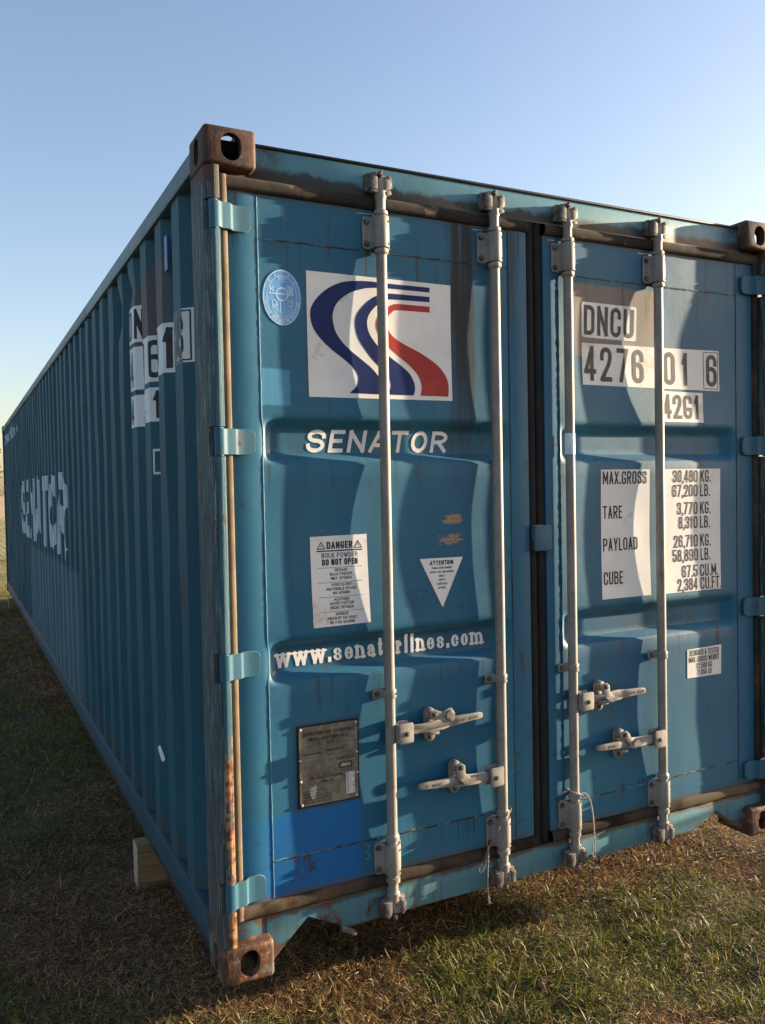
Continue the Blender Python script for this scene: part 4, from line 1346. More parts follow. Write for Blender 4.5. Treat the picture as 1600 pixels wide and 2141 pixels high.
for (a, b) in (((-0.034, -0.004), (-0.030, -0.044)), ((0.034, -0.004), (0.030, -0.044)), ((-0.030, -0.044), (-0.016, -0.058)), ((0.030, -0.044), (0.016, -0.058)), ((-0.016, -0.058), (0.016, -0.058)),
               ((-0.012, 0.066), (-0.012, 0.046)), ((-0.006, 0.068), (-0.006, 0.046)), ((0.0, 0.068), (0.0, 0.046)), ((0.006, 0.068), (0.006, 0.046)), ((0.012, 0.066), (0.012, 0.046)), ((-0.014, 0.058), (0.014, 0.058))):
    for quad in ribbon([(cx + a[0], cz + a[1]), (cx + b[0], cz + b[1])], 0.0014):
        d.poly([tuple(q) for q in quad], 1, 0.0018)
txt = 'KOREAN REGISTER OF SHIPPING'
for i, ch in enumerate(txt):
    a = R(192 + 156 * i / (len(txt) - 1))
    px_, pz_ = cx + rx * 0.865 * math.cos(a), cz + rz * 0.865 * math.sin(a)
    ta = math.atan2(rz * math.cos(a), -rx * math.sin(a))
    if ch != ' ':
        o_ = Vector((math.cos(ta), math.sin(ta))) * -0.0028 + Vector((-math.sin(ta), math.cos(ta))) * -0.0042
        d.strokes(ch, px_ + o_.x, pz_ + o_.y, 0.0088, 0.62, 0.20, 1, 0.0019, rot=ta)
for a in (40, 66, 114, 140):
    px_, pz_ = cx + rx * 0.865 * math.cos(R(a)), cz + rz * 0.865 * math.sin(R(a))
    d.strokes('X', px_ - 0.003, pz_ - 0.004, 0.008, 0.7, 0.2, 1, 0.0019)
d.build('class_seal', [M['seal'], M['seal_ink']], dl)

# danger notice
d = Decal(DL)
d.poly([(0.3285, 1.354), (0.5315, 1.356), (0.538, 1.063), (0.334, 1.060)], 0, 0.0012)
xc = 0.433
d.strokes('DANGER', xc, 1.3125, 0.0235, 0.56, 0.20, 1, 0.0018, 0.24, align='c')
for sx in (-1, 1):
    tx = xc + sx * 0.066
    T = [(tx - 0.0155, 1.3115), (tx + 0.0155, 1.3115), (tx, 1.338)]
    d.poly(T, 1, 0.0017, holes=[[(tx - 0.0105, 1.3145), (tx + 0.0105, 1.3145), (tx, 1.3325)]])
    d.rect(tx - 0.001, 1.3195, tx + 0.001, 1.3275, 1, 0.0018)
    d.rect(tx - 0.001, 1.3160, tx + 0.001, 1.3180, 1, 0.0018)
d.rect(xc - 0.082, 1.3040, xc + 0.082, 1.3080, 1, 0.0017)
d.strokes('BULK POWDER', xc, 1.2835, 0.0165, 0.60, 0.13, 1, 0.0018, 0.26, align='c')
d.strokes('DO NOT OPEN', xc, 1.2590, 0.0205, 0.52, 0.21, 1, 0.0018, 0.24, align='c')
for zz in (1.2515, 1.2035, 1.1560, 1.1085):
    d.rect(xc - 0.080, zz - 0.0006, xc + 0.080, zz + 0.0006, 1, 0.0017)
ty = 1.2385
for grp in (('GEVAAR', 'BULK POEDER', 'NIET OPENEN'), ('PERICOLOSO', 'MATERIALE SFUSO', 'NO APRIRE'), ('ACHTUNG', 'SCHÜTTGÜTER', 'NICHT ÖFFNEN'), ('DANGER', 'PRODUIT EN VRAC', 'NE PAS OUVRIR')):
    for q, line in enumerate(grp):
        d.strokes(line, xc + 0.003, ty - 0.0135 * q, 0.0096, 0.66, 0.16, 1, 0.0018, 0.26, align='c')
    ty -= 0.0478
d.build('danger_notice', [M['white'], M['ink']], dl)

# attention triangle
d = Decal(DL)
d.poly([(0.730, 1.2612), (0.903, 1.2605), (0.8165, 1.089)], 0, 0.0012)
xc = 0.8165
d.strokes('ATTENTION', xc, 1.2370, 0.0155, 0.62, 0.20, 1, 0.0018, 0.22, align='c')
for q, (line, hh) in enumerate((('THIS CONTAINER', 0.0072), ('MUST BE REPAIRED', 0.0072), ('ONLY', 0.0075), ('WITH', 0.0075), ('CORTEN', 0.0075), ('STEEL', 0.0075))):
    d.strokes(line, xc, 1.2230 - 0.0138 * q, hh, 0.74, 0.20, 1, 0.0018, 0.28, align='c')
d.build('attention_label', [M['white'], M['ink']], dl)

# number, size code, weights on the right door
NW, NTK = 0.415, 0.145
d = Decal(DR)
d.poly(rrect(1.5855, 2.1285, 0.1385, 0.0665, 0.012), 0, 0.0012)
d.strokes('DNCU', 1.457, 2.0720, 0.112, NW * 1.15, NTK, 1, 0.0018, 0.25)
d.build('owner_code', [M['white'], M['grey_ink']], dr)
d = Decal(DR)
d.poly([(1.446, 2.041), (2.168, 2.049), (2.171, 1.882), (1.449, 1.883)], 0, 0.0012)
for ch, x in (('4', 1.457), ('2', 1.538), ('7', 1.622), ('6', 1.703), ('0', 1.870), ('1', 1.965), ('6', 2.097)):
    d.strokes(ch, x, 1.8990, 0.132, NW * 1.08, NTK * 0.95, 1, 0.0018)
fx0, fx1, fz0, fz1, ft = 2.082, 2.163, 1.8885, 2.0415, 0.0032
d.rect(fx0, fz0, fx1, fz0 + ft, 1, 0.0018); d.rect(fx0, fz1 - ft, fx1, fz1, 1, 0.0018)
d.rect(fx0, fz0 + ft, fx0 + ft, fz1 - ft, 1, 0.0018); d.rect(fx1 - ft, fz0 + ft, fx1, fz1 - ft, 1, 0.0018)
d.build('serial_number', [M['white'], M['grey_ink']], dr)
d = Decal(DR)
d.poly([(1.840, 1.8735), (2.076, 1.872), (2.075, 1.7495), (1.842, 1.7495)], 0, 0.0012)
d.strokes('42G1', 1.856, 1.7630, 0.0975, NW * 1.13, NTK, 1, 0.0018, 0.24)
d.build('size_code', [M['white'], M['ink']], dr)
d = Decal(DR)
d.rect(1.529, 1.0610, 1.779, 1.5610, 0, 0.0012)
for txt, z in (('MAX.GROSS', 1.504), ('TARE', 1.371), ('PAYLOAD', 1.246), ('CUBE', 1.116)):
    d.strokes(txt, 1.538, z, 0.0500, 0.43, 0.125, 1, 0.0018, 0.24)
d.build('weight_panel', [M['white'], M['ink']], dr)
d = Decal(DR)
d.rect(1.846, 1.0600, 2.168, 1.5605, 0, 0.0012)
for num, un, z in (('30,480', 'KG.', 1.506), ('67,200', 'LB.', 1.4475), ('3,770', 'KG.', 1.3755), ('8,310', 'LB.', 1.3175), ('26,710', 'KG.', 1.2420), ('58,890', 'LB.', 1.1840), ('67.5', 'CU.M.', 1.1180), ('2,384', 'CU.FT.', 1.0645)):
    long = un.startswith('CU')
    d.strokes(num, 2.040 if not long else 2.035, z, 0.0500, 0.43, 0.125, 1, 0.0018, 0.24, align='r')
    d.strokes(un, 2.054 if not long else 2.050, z, 0.0500, 0.43, 0.125, 1, 0.0018, 0.24)
d.build('weight_panel', [M['white'], M['ink']], dr)
d = Decal(DR)
d.poly([(1.972, 0.821), (2.167, 0.825), (2.165, 0.702), (1.973, 0.703)], 0, 0.0012)
for q, line in enumerate(('DESIGNED & TESTED', 'MAX. GROSS WEIGHT', '32,500 KG', '71,650 LB')):
    d.strokes(line, 2.068, 0.7930 - 0.0275 * q, 0.0235, 0.40, 0.13, 1, 0.0018, 0.22, align='c')
d.build('test_label', [M['white'], M['ink']], dr)

# approval plate (real plate standing off the sheet)
PX0, PX1, PZ0, PZ1, PY = 0.274, 0.479, 0.490, 0.745, 0.0465
bm = bmesh.new()
nt = 0.009
def side_notch(x, s):
    pts = []
    for zc in (0.572, 0.640):
        pts += [(x, zc - nt), (x - s * nt * .8, zc - nt * .4), (x - s * nt * .8, zc + nt * .4), (x, zc + nt)]
    return pts
right = side_notch(PX1, 1)
left = side_notch(PX0, -1)[::-1]
out = [(PX0 + .012, PZ0), (PX1 - .012, PZ0), (PX1, PZ0 + .012)] + right + [(PX1, PZ1 - .012), (PX1 - .012, PZ1), (PX0 + .012, PZ1), (PX0, PZ1 - .012)] + left + [(PX0, PZ0 + .012)]
prism(bm, out, 'y', PY, PY + 0.0018, 0)
box(bm, (PX0 - .006, PY + 0.0024, PZ0 - .006), (PX1 + .006, PY + 0.0060, PZ1 + .006), 0.001, 1, 1)
for (x, z) in ((PX0 + .005, PZ1 - .006), (PX1 - .005, PZ1 - .006), (PX0 + .003, 0.640), (PX0 + .003, 0.572), (PX1 - .003, 0.640), (PX1 - .003, 0.572), (PX0 + .006, PZ0 + .006), (PX1 - .006, PZ0 + .006)):
    tube(bm, [(x, PY + .001, z), (x, PY - .002, z), (x, PY - .0034, z)], [0.005, 0.0045, 0.002], 10, 2)
plate = finish(bm, 'approval_plate', [M['plate'], M['hole'], M['scuff']], dl)
sp = Surf([PX0, PX1], [PZ0, PZ1], lambda U, V: U * 0 + PY, lambda u, v, h: Vector((u, h, v)))
d = Decal(sp)
xc = (PX0 + PX1) / 2
d.strokes('APPROVED FOR TRANSPORT', xc + .001, 0.7150, 0.0125, 0.56, 0.22, 0, 0.0006, 0.26, align='c')
d.strokes('UNDER CUSTOMS SEAL', xc, 0.6970, 0.0125, 0.56, 0.22, 0, 0.0006, 0.26, align='c')
for (x0, x1, z) in ((.285, .470, .693), (.285, .470, .681), (.285, .470, .645), (.283, .470, .633), (.283, .392, .628), (.400, .470, .634), (.283, .392, .589), (.285, .470, .585), (.40, .47, .5895), (.365, .430, .556), (.365, .430, .549)):
    d.rect(x0, z, x1, z + 0.0008, 0, 0.0006)
d.rect(.394, .588, .3955, .634, 0, 0.0006)
d.strokes('KR C   001-85   94', xc, 0.6840, 0.0070, 0.6, 0.2, 0, 0.0006, 0.3, align='c')
d.strokes('TYPE OF CONTAINER', 0.286, 0.6530, 0.0065, 0.52, 0.2, 0, 0.0006, 0.3)
d.strokes('MANUFACTURERS NO', 0.366, 0.6580, 0.0060, 0.52, 0.2, 0, 0.0006, 0.3)
d.strokes('MANUFACTURED BY', 0.434, 0.6240, 0.0060, 0.58, 0.2, 0, 0.0006, 0.3, align='c')
d.poly(rrect(0.434, 0.6050, 0.026, 0.0105, 0.008), 0, 0.0006)
d.strokes('JINDO', 0.434, 0.5995, 0.0110, 0.66, 0.2, 2, 0.0010, 0.24, align='c')
d.strokes('CSC SAFETY APPROVAL', xc - .010, 0.5720, 0.0095, 0.56, 0.2, 0, 0.0006, 0.28, align='c')
d.strokes('KOREA KR', xc - .010, 0.5590, 0.0075, 0.56, 0.2, 0, 0.0006, 0.28, align='c')
for q, line in enumerate(('DATE MANUFACTURED', 'IDENTIFICATION NO', 'MAXIMUM GROSS MASS   KG   LB', 'ALLOWABLE STACKING MASS FOR', 'RACKING TEST LOAD VALUE  KG')):
    d.strokes(line, 0.285, 0.5350 - 0.0092 * q, 0.0056, 0.56, 0.2, 0, 0.0006, 0.3)
# barcode label: bars only
d.rect(0.436, 0.507, 0.4655, 0.578, 1, 0.0007)
z = 0.509
while z < 0.576:
    w = random.choice((0.0008, 0.0012, 0.0018))
    d.rect(0.438, z, 0.4450, z + w, 0, 0.0011)
    if random.random() < .8:
        d.rect(0.4575, z, 0.4640, z + w * .8, 0, 0.0011)
    z += w + random.choice((0.0008, 0.0014))
for x in (0.4475, 0.4505, 0.4545):
    d.rect(x, 0.511, x + 0.0009, 0.575, 0, 0.0011)
# torn pale scrap of an old label
d.poly([(0.312, 0.547), (0.318, 0.551), (0.322, 0.548), (0.329, 0.555), (0.331, 0.535), (0.326, 0.514), (0.317, 0.508), (0.310, 0.522), (0.308, 0.538)], 2, 0.0007)
d.build('plate_print', [M['plate_ink'], M['white'], M['scuff']], dl, cut=False)

# chalk mark and faint scribble
d = Decal(DL)
for P in ([(0.500, 0.316), (0.508, 0.322), (0.515, 0.316), (0.513, 0.306), (0.505, 0.300), (0.514, 0.292), (0.516, 0.280), (0.508, 0.272), (0.500, 0.277)],):
    for quad in ribbon(P, 0.0022):
        d.poly([tuple(q) for q in quad], 0, 0.0010)
d.build('chalk_mark', [M['seam_lit']], dl)
d = Decal(DL)
for P in ([(0.672, 1.132), (0.682, 1.146), (0.692, 1.140), (0.672, 1.104), (0.690, 1.104)], [(0.700, 1.125), (0.705, 1.142), (0.716, 1.138), (0.712, 1.108), (0.702, 1.108), (0.700, 1.125)], [(0.742, 1.142), (0.722, 1.092)], [(0.752, 1.140), (0.752, 1.104)], [(0.782, 1.144), (0.764, 1.092)], [(0.784, 1.138), (0.800, 1.140), (0.790, 1.102)], [(0.66, 1.158), (0.70, 1.150), (0.76, 1.152)]):
    for quad in ribbon(P, 0.0010):
        d.poly([tuple(q) for q in quad], 0, 0.0009)
d.build('pencil_scribble', [M['navy']], dl)

# ================================================================== PRINT AND SCRAPS ON THE LEFT WALL
SM = [M['side_white'], M['ink']]
d = Decal(LEFT)
YS = lambda f: 1.315 - 0.965 * f          # along the wall, reading from the far side to the near side
d.rect(YS(0), 2.1420, 1.042, 2.2950, 0, 0.0012)
for ch, y in (('D', 1.306), ('N', 1.214), ('C', 1.155), ('U', 1.100)):
    d.strokes(ch, y, 2.1560, 0.125, 0.40, 0.14, 1, 0.0018, su=-1)
d.build('owner_code', SM, wall)
d = Decal(LEFT)
d.rect(YS(0), 1.9420, YS(1.0), 2.1230, 0, 0.0012)
for ch, y in (('4', 1.300), ('2', 1.150), ('7', 1.072), ('6', 0.944), ('0', 0.818), ('1', 0.660), ('6', 0.442)):
    d.strokes(ch, y, 1.9580, 0.148, 0.42, 0.135, 1, 0.0018, su=-1)
b0, b1, c0, c1, ft = 0.357, 0.462, 1.9480, 2.1170, 0.005
d.rect(b0, c0, b1, c0 + ft, 1, 0.0018); d.rect(b0, c1 - ft, b1, c1, 1, 0.0018); d.rect(b0, c0 + ft, b0 + ft, c1 - ft, 1, 0.0018); d.rect(b1 - ft, c0 + ft, b1, c1 - ft, 1, 0.0018)
d.build('serial_number', SM, wall)
d = Decal(LEFT)
d.rect(YS(0), 1.7860, 0.862, 1.9200, 0, 0.0012)
for ch, y in (('4', 1.300), ('2', 1.166), ('G', 1.106), ('1', 0.922)):
    d.strokes(ch, y, 1.7990, 0.108, 0.46, 0.145, 1, 0.0018, su=-1)
d.build('size_code', SM, wall)
d = Decal(LEFT)
a0, a1, c0, c1, ft = 0.800, 0.926, 1.578, 1.678, 0.010
ft = 0.009
d.rect(a0, c0, a1, c0 + ft, 0, 0.0012); d.rect(a0, c1 - ft, a1, c1, 0, 0.0012); d.rect(a0, c0 + ft, a0 + ft, c1 - ft, 0, 0.0012); d.rect(a1 - 0.005, c0 + ft, a1, c1 - ft, 0, 0.0012)
d.build('box_outline', [M['side_white']], wall)
d = Decal(LEFT)
d.strokes('SENATOR', 8.47, 1.045, 0.625, 0.92, 0.205, 0, 0.0012, 0.17, 0.14, su=-1)
d.build('name_lettering', [M['side_letter']], wall)
d = Decal(LEFT)
d.strokes('www.senatorlines.com', 11.65, 2.265, 0.190, 0.62, 0.20, 0, 0.0012, 0.30, 0.0, su=-1, font='lc')
d.build('address_lettering', [M['side_letter']], wall)
# scrap of white label and a bright blue strip on the corrugation
d = Decal(LEFT)
d.poly([(0.934, 0.492), (0.925, 0.501), (0.909, 0.446), (0.914, 0.434), (0.922, 0.438)], 0, 0.003)
d.build('label_scrap', [M['white']], wall)
bm = bmesh.new()
box(bm, (0.018, 0.582, 2.300), (0.026, 0.626, 2.425), 0.001)
finish(bm, 'plastic_strip', M['blue_strip'], wall)

# ================================================================== THINGS ROUND THE CONTAINER
def sleeper(y, label, x0=-0.040, x1=CW + 0.06):
    bm = bmesh.new()
    box(bm, (x0, y, -0.215), (x1, y + 0.088, 0.0115), 0.004, 2, 0)
    for f in bm.faces:
        if abs(f.normal.x) > 0.9:
            f.material_index = 1
    o = finish(bm, 'timber_block', [M['timber'], M['timber_end']])
    tag(o, label, 'timber', 'timber blocks under the container')
sleeper(1.172, 'pale sawn timber block poking out under the near end of the container')
sleeper(10.90, 'pale sawn timber block under the far end of the container')

def wob(path, amp, sub=8):
    P = [Vector(p) for p in path]
    out = []
    for i in range(len(P) - 1):
        p0, p1, p2, p3 = P[max(i - 1, 0)], P[i], P[i + 1], P[min(i + 2, len(P) - 1)]
        for k in range(sub):
            t = k / sub
            q = 0.5 * (2 * p1 + (p2 - p0) * t + (2 * p0 - 5 * p1 + 4 * p2 - p3) * t * t + (3 * p1 - p0 - 3 * p2 + p3) * t ** 3)
            out.append(q + Vector((random.uniform(-amp, amp),) * 3))
    out.append(P[-1])
    return out
def twisted(bm, path, r, mat, strands=2, pitch=0.016):
    L = 0
    pts = [[] for _ in range(strands)]
    for i, p in enumerate(path):
        if i:
            L += (p - path[i - 1]).length
        t = (path[min(i + 1, len(path) - 1)] - path[max(i - 1, 0)]).normalized()
        n = t.cross(Vector((0, 1, 0.2))).normalized(); b = t.cross(n)
        for s in range(strands):
            a = 2 * math.pi * (L / pitch + s / strands)
            pts[s].append(p + (n * math.cos(a) + b * math.sin(a)) * r * 0.62)
    for s in pts:
        tube(bm, s, r * 0.72, 6, mat)
x3 = RX[2]
rope = tag(empty('rope', (x3, 0, 0.34)), 'off white twisted rope tied round the third rod, holding a small black ring', 'rope')
def rel(o, bm):
    bmesh.ops.translate(bm, verts=bm.verts[:], vec=-o.location)
    return bm
bm = bmesh.new()
loop = [(x3 + 0.028 * math.cos(a), RY + 0.028 * math.sin(a), 0.352 - 0.010 * math.cos(a) * 1.2) for a in [R(180 + 20 * k) for k in range(16)]]
loop = [(x3 - 0.060, 0.045, 0.348)] + loop[0:]
twisted(bm, wob(loop, 0.0, 3), 0.0032, 0)
hang = [(x3 + 0.012, -0.004, 0.356), (x3 + 0.036, -0.004, 0.345), (x3 + 0.055, -0.003, 0.310), (x3 + 0.066, -0.003, 0.250), (x3 + 0.070, -0.003, 0.180), (x3 + 0.071, -0.003, 0.120), (x3 + 0.068, -0.003, 0.104), (x3 + 0.060, -0.003, 0.110), (x3 + 0.062, -0.004, 0.150)]
twisted(bm, wob(hang, 0.0, 10), 0.0026, 0)
finish(rel(rope, bm), 'strand', M['rope'], rope)
bm = bmesh.new()
rc = Vector((x3 + 0.058, -0.003, 0.086))
tube(bm, [rc + Vector((0.022 * math.cos(R(k * 18)), 0.006 * math.sin(R(k * 18)), 0.022 * math.sin(R(k * 18)))) for k in range(19)], 0.0030, 6)
finish(rel(rope, bm), 'ring', M['cord'], rope)
bm = bmesh.new()
tube(bm, wob([(x3 + 0.040, -0.003, 0.078), (x3 + 0.045, -0.004, 0.03), (x3 + 0.048, -0.005, -0.05), (x3 + 0.058, -0.008, -0.12), (x3 + 0.066, -0.012, -0.185)], 0.0005, 6), 0.0023, 6)
finish(rel(rope, bm), 'cord', M['cord'], rope)

x2 = RX[1]
twine = tag(empty('twine', (x2, 0, 0.33)), 'frayed brown twine and thin wire tied round the second rod, its end hanging loose', 'twine')
bm = bmesh.new()
ring_ = [(x2 + 0.029 * math.cos(a), RY + 0.029 * math.sin(a), 0.338 + 0.016 * math.cos(a)) for a in [R(160 + 20 * k) for k in range(18)]]
tube(bm, wob(ring_ + [(x2 - 0.03, 0.0, 0.30), (x2 - 0.052, 0.004, 0.262), (x2 - 0.076, 0.010, 0.220)], 0.0004, 4), 0.0014, 5)
tube(bm, wob([(x2 - 0.076, 0.010, 0.222), (x2 - 0.094, 0.010, 0.190), (x2 - 0.112, 0.010, 0.165), (x2 - 0.108, 0.008, 0.150), (x2 - 0.092, 0.008, 0.165), (x2 - 0.080, 0.008, 0.205)], 0.0004, 5), 0.0011, 5)
finish(rel(twine, bm), 'wire_loop', M['twine'], twine)
bm = bmesh.new()
twisted(bm, wob([(x2 - 0.074, 0.010, 0.232), (x2 - 0.076, 0.008, 0.19), (x2 - 0.079, 0.008, 0.14), (x2 - 0.080, 0.008, 0.09), (x2 - 0.077, 0.008, 0.055)], 0.0006, 8), 0.0024, 0)
for q in range(6):
    tube(bm, [(x2 - 0.078, 0.008, 0.07), (x2 - 0.078 + random.uniform(-.006, .006), 0.006, 0.05), (x2 - 0.077 + random.uniform(-.012, .012), 0.006, 0.03)], 0.0007, 4)
finish(rel(twine, bm), 'frayed_end', M['rope'], twine)

# ================================================================== GRASS
def grass_mat(name, rough=0.55):
    g = NT(name, rough, spec=0.35)
    at = g.t.nodes.new('ShaderNodeAttribute')
    at.attribute_name = 'tint'
    c = at.outputs['Color']
    g.link(c, g.b.inputs['Base Color'])
    tr = g.t.nodes.new('ShaderNodeBsdfTranslucent')
    g.link(c, tr.inputs[0])
    mx = g.t.nodes.new('ShaderNodeMixShader')
    mx.inputs[0].default_value = 0.30
    g.t.links.new(g.b.outputs[0], mx.inputs[1])
    g.t.links.new(tr.outputs[0], mx.inputs[2])
    g.t.links.new(mx.outputs[0], g.out.inputs[0])
    return g.mat

def blades(name, P, length, width, lean, az, curl, tint, mat, kind='stuff', label=None):
    """P (n,3) roots; every blade is two quads and a tip"""
    n = len(P)
    dirx, diry = np.cos(az), np.sin(az)
    side = np.stack([-diry, dirx, np.zeros(n)], -1)
    out = np.stack([dirx, diry, np.zeros(n)], -1)
    pts = []
    p = P.copy()
    ang = lean.copy()
    co_ = np.zeros((n, 7, 3))
    segs = (0.40, 0.35, 0.25)
    ws = (1.0, 0.85, 0.55)
    for i, sgl in enumerate(segs):
        co_[:, 2 * i] = p - side * (width * ws[i] / 2)[:, None]
        co_[:, 2 * i + 1] = p + side * (width * ws[i] / 2)[:, None]
        st = out * np.sin(ang)[:, None] + np.array([0, 0, 1.0]) * np.cos(ang)[:, None]
        p = p + st * (length * sgl)[:, None]
        ang = ang + curl
    co_[:, 6] = p
    base = (np.arange(n) * 7)[:, None]
    q = np.concatenate([base + np.array([[0, 1, 3, 2]]), base + np.array([[2, 3, 5, 4]])], 0)
    t = base + np.array([[4, 5, 6]])
    nl = len(q) * 4 + len(t) * 3
    me = bpy.data.meshes.new(name)
    me.vertices.add(n * 7)
    me.vertices.foreach_set('co', co_.reshape(-1).astype(np.float32))
    me.loops.add(nl)
    me.loops.foreach_set('vertex_index', np.concatenate([q.reshape(-1), t.reshape(-1)]).astype(np.int32))
    me.polygons.add(len(q) + len(t))
    ls = np.concatenate([np.arange(len(q)) * 4, len(q) * 4 + np.arange(len(t)) * 3]).astype(np.int32)
    me.polygons.foreach_set('loop_start', ls)
    me.update(calc_edges=True)
    ca = me.color_attributes.new('tint', 'FLOAT_COLOR', 'POINT')
    cc = np.ones((n, 7, 4)); cc[:, :, :3] = tint[:, None, :]
    ca.data.foreach_set('color', cc.reshape(-1).astype(np.float32))
    o = link(me, name, mat, smooth=0)
    tag(o, label, None, None, kind)
    return o

def scatter(n, rmax=24.0, rmin=1.2, a0=-20, a1=88, power=1.45):
    u = rng.random(n)
    e = 2 - power
    r = (rmin ** e + u * (rmax ** e - rmin ** e)) ** (1 / e)
    a = np.radians(a0 + (a1 - a0) * rng.random(n))     # from +y towards +x
    return -0.68 + r * np.sin(a), -2.47 + r * np.cos(a), r
def not_under(x, y, m=0.55):
    return ~((x > 0.25) & (x < CW - 0.1) & (y > m) & (y < CL - 0.2))
GM = grass_mat('grass_blade')
# worn dead patches and greener strips of the turf by the doors
PATCHES = [(0.52, -0.03, 0.2, 0.22, -0.14), (0.8, 0.1, 0.22, 0.14, 0.1), (0.95, -0.18, 0.3, 0.22, 0.07), (1.22, 0.1, 0.16, 0.16, -0.13), (1.75, 0.35, 0.35, 0.16, -0.14), (2.5, 0.35, 0.6, 0.3, -0.12), (1.55, -0.1, 0.35, 0.25, 0.0), (0.18, 0.05, 0.28, 0.16, 0.06), (-1.2, 3.2, 0.8, 1.6, 0.1)]
def green_field(x, y):
    q = np.zeros_like(np.asarray(x, float))
    for (px, py, rx_, ry_, amp) in PATCHES:
        q = q + amp * np.exp(-((x - px) / rx_) ** 2 - ((y - py) / ry_) ** 2)
    return q + fbm(x * 0.95 + 11.3, y * 0.95 + 4.1, 41, 3) + 0.07 * np.clip((-x + 0.05) / 0.4, 0, 1) * np.clip((y + 0.1) / 0.8, 0, 1)
# matted turf: a carpet of fine short clippings, green or dead by patch
def clippings(name, n, rmax, mat, label):
    x, y, r = scatter(n, rmax, 1.2, -12, 74, 1.35)
    k = not_under(x, y)
    x, y, r = x[k], y[k], r[k]
    n = len(x)
    gf = green_field(x, y)
    fine = vnoise(x * 11 + 4, y * 11 + 8, 63)
    g_ = rng.random(n) < np.clip((gf - 0.46) / 0.10 + (fine - 0.5) * 0.9 + 0.28, 0.06, 0.94)
    sc = np.clip(r / 3.6, 1, 3.0)
    L = rng.uniform(0.012, 0.042, n) * (0.7 + 0.3 * sc)
    w = rng.uniform(0.0012, 0.0028, n) * sc
    hgt = rng.random(n) ** 1.5 * (0.010 + 0.022 * np.clip(fine, 0, 1))
    tilt = rng.normal(0.30, 0.34, n)                       # above the ground plane
    az = rng.uniform(0, 2 * np.pi, n)
    d_ = np.stack([np.cos(az) * np.cos(tilt), np.sin(az) * np.cos(tilt), np.sin(tilt)], -1)
    roll = rng.uniform(0, np.pi, n)
    sd_ = np.stack([-np.sin(az), np.cos(az), np.zeros(n)], -1) * np.cos(roll)[:, None] + np.array([0, 0, 1.0]) * np.sin(roll)[:, None]
    p = np.stack([x, y, ground_z(x, y) + hgt], -1)
    v = np.stack([p - sd_ * (w / 2)[:, None], p + sd_ * (w / 2)[:, None], p + d_ * L[:, None]], 1)
    me = bpy.data.meshes.new(name)
    me.vertices.add(n * 3)
    me.vertices.foreach_set('co', v.reshape(-1).astype(np.float32))
    me.loops.add(n * 3)
    me.loops.foreach_set('vertex_index', np.arange(n * 3, dtype=np.int32))
    me.polygons.add(n)
    me.polygons.foreach_set('loop_start', (np.arange(n) * 3).astype(np.int32))
    me.update(calc_edges=True)
    pg_ = np.array([(0.11, 0.145, 0.016), (0.17, 0.195, 0.026), (0.070, 0.095, 0.012), (0.26, 0.24, 0.05)])
    pd_ = np.array([(0.38, 0.225, 0.085), (0.27, 0.135, 0.048), (0.48, 0.34, 0.155), (0.15, 0.072, 0.028)])
    ti = np.where(g_[:, None], pg_[rng.integers(0, 4, n)], pd_[rng.integers(0, 4, n)]) * rng.uniform(0.50, 1.25, n)[:, None]
    ca = me.color_attributes.new('tint', 'FLOAT_COLOR', 'POINT')
    cc = np.ones((n, 3, 4)); cc[:, :, :3] = ti[:, None, :]
    ca.data.foreach_set('color', cc.reshape(-1).astype(np.float32))
    tag(link(me, name, mat, smooth=0), label, None, None, 'stuff')
clippings('turf', 900000, 16.0, GM, 'matted short turf')

# flat thatch and short dead straw everywhere
x, y, r = scatter(300000, 24, 1.2, -14, 80, 1.55)
k = not_under(x, y); x, y, r = x[k], y[k], r[k]
gf = green_field(x, y)
keep = rng.random(len(x)) < np.clip(1.2 - 0.75 * np.clip((gf - 0.44) / 0.14, 0, 1), 0, 1)
x, y, r, gf = x[keep], y[keep], r[keep], gf[keep]
n = len(x)
P = np.stack([x, y, ground_z(x, y) + rng.random(n) * 0.022], -1)
sc = np.clip(r / 4.2, 1, 3.4)
L_ = rng.uniform(0.014, 0.060, n) * (0.8 + 0.2 * sc)
up = rng.random(n) < 0.22
lean = np.where(up, rng.uniform(0.2, 1.0, n), rng.normal(1.38, 0.22, n))
pal = np.array([(0.36, 0.225, 0.095), (0.46, 0.32, 0.15), (0.22, 0.115, 0.045), (0.13, 0.068, 0.030), (0.58, 0.46, 0.26), (0.30, 0.23, 0.07)])
ti = pal[rng.choice(len(pal), n, p=(.26, .18, .23, .18, .06, .09))] * rng.uniform(0.35, 1.15, n)[:, None]
redd = np.clip((fbm(x * 0.8 + 3, y * 0.8, 77) - 0.45) * 5, 0, 1)[:, None]
ti = ti * (1 - redd * np.array([0.05, 0.24, 0.32]))
blades('dry_grass', P, L_, rng.uniform(0.0013, 0.0034, n) * sc, lean, rng.uniform(0, 2 * np.pi, n), np.where(up, rng.uniform(0.0, 0.9, n), rng.uniform(-0.35, 0.35, n)), ti, GM, 'stuff', 'dead straw coloured grass')
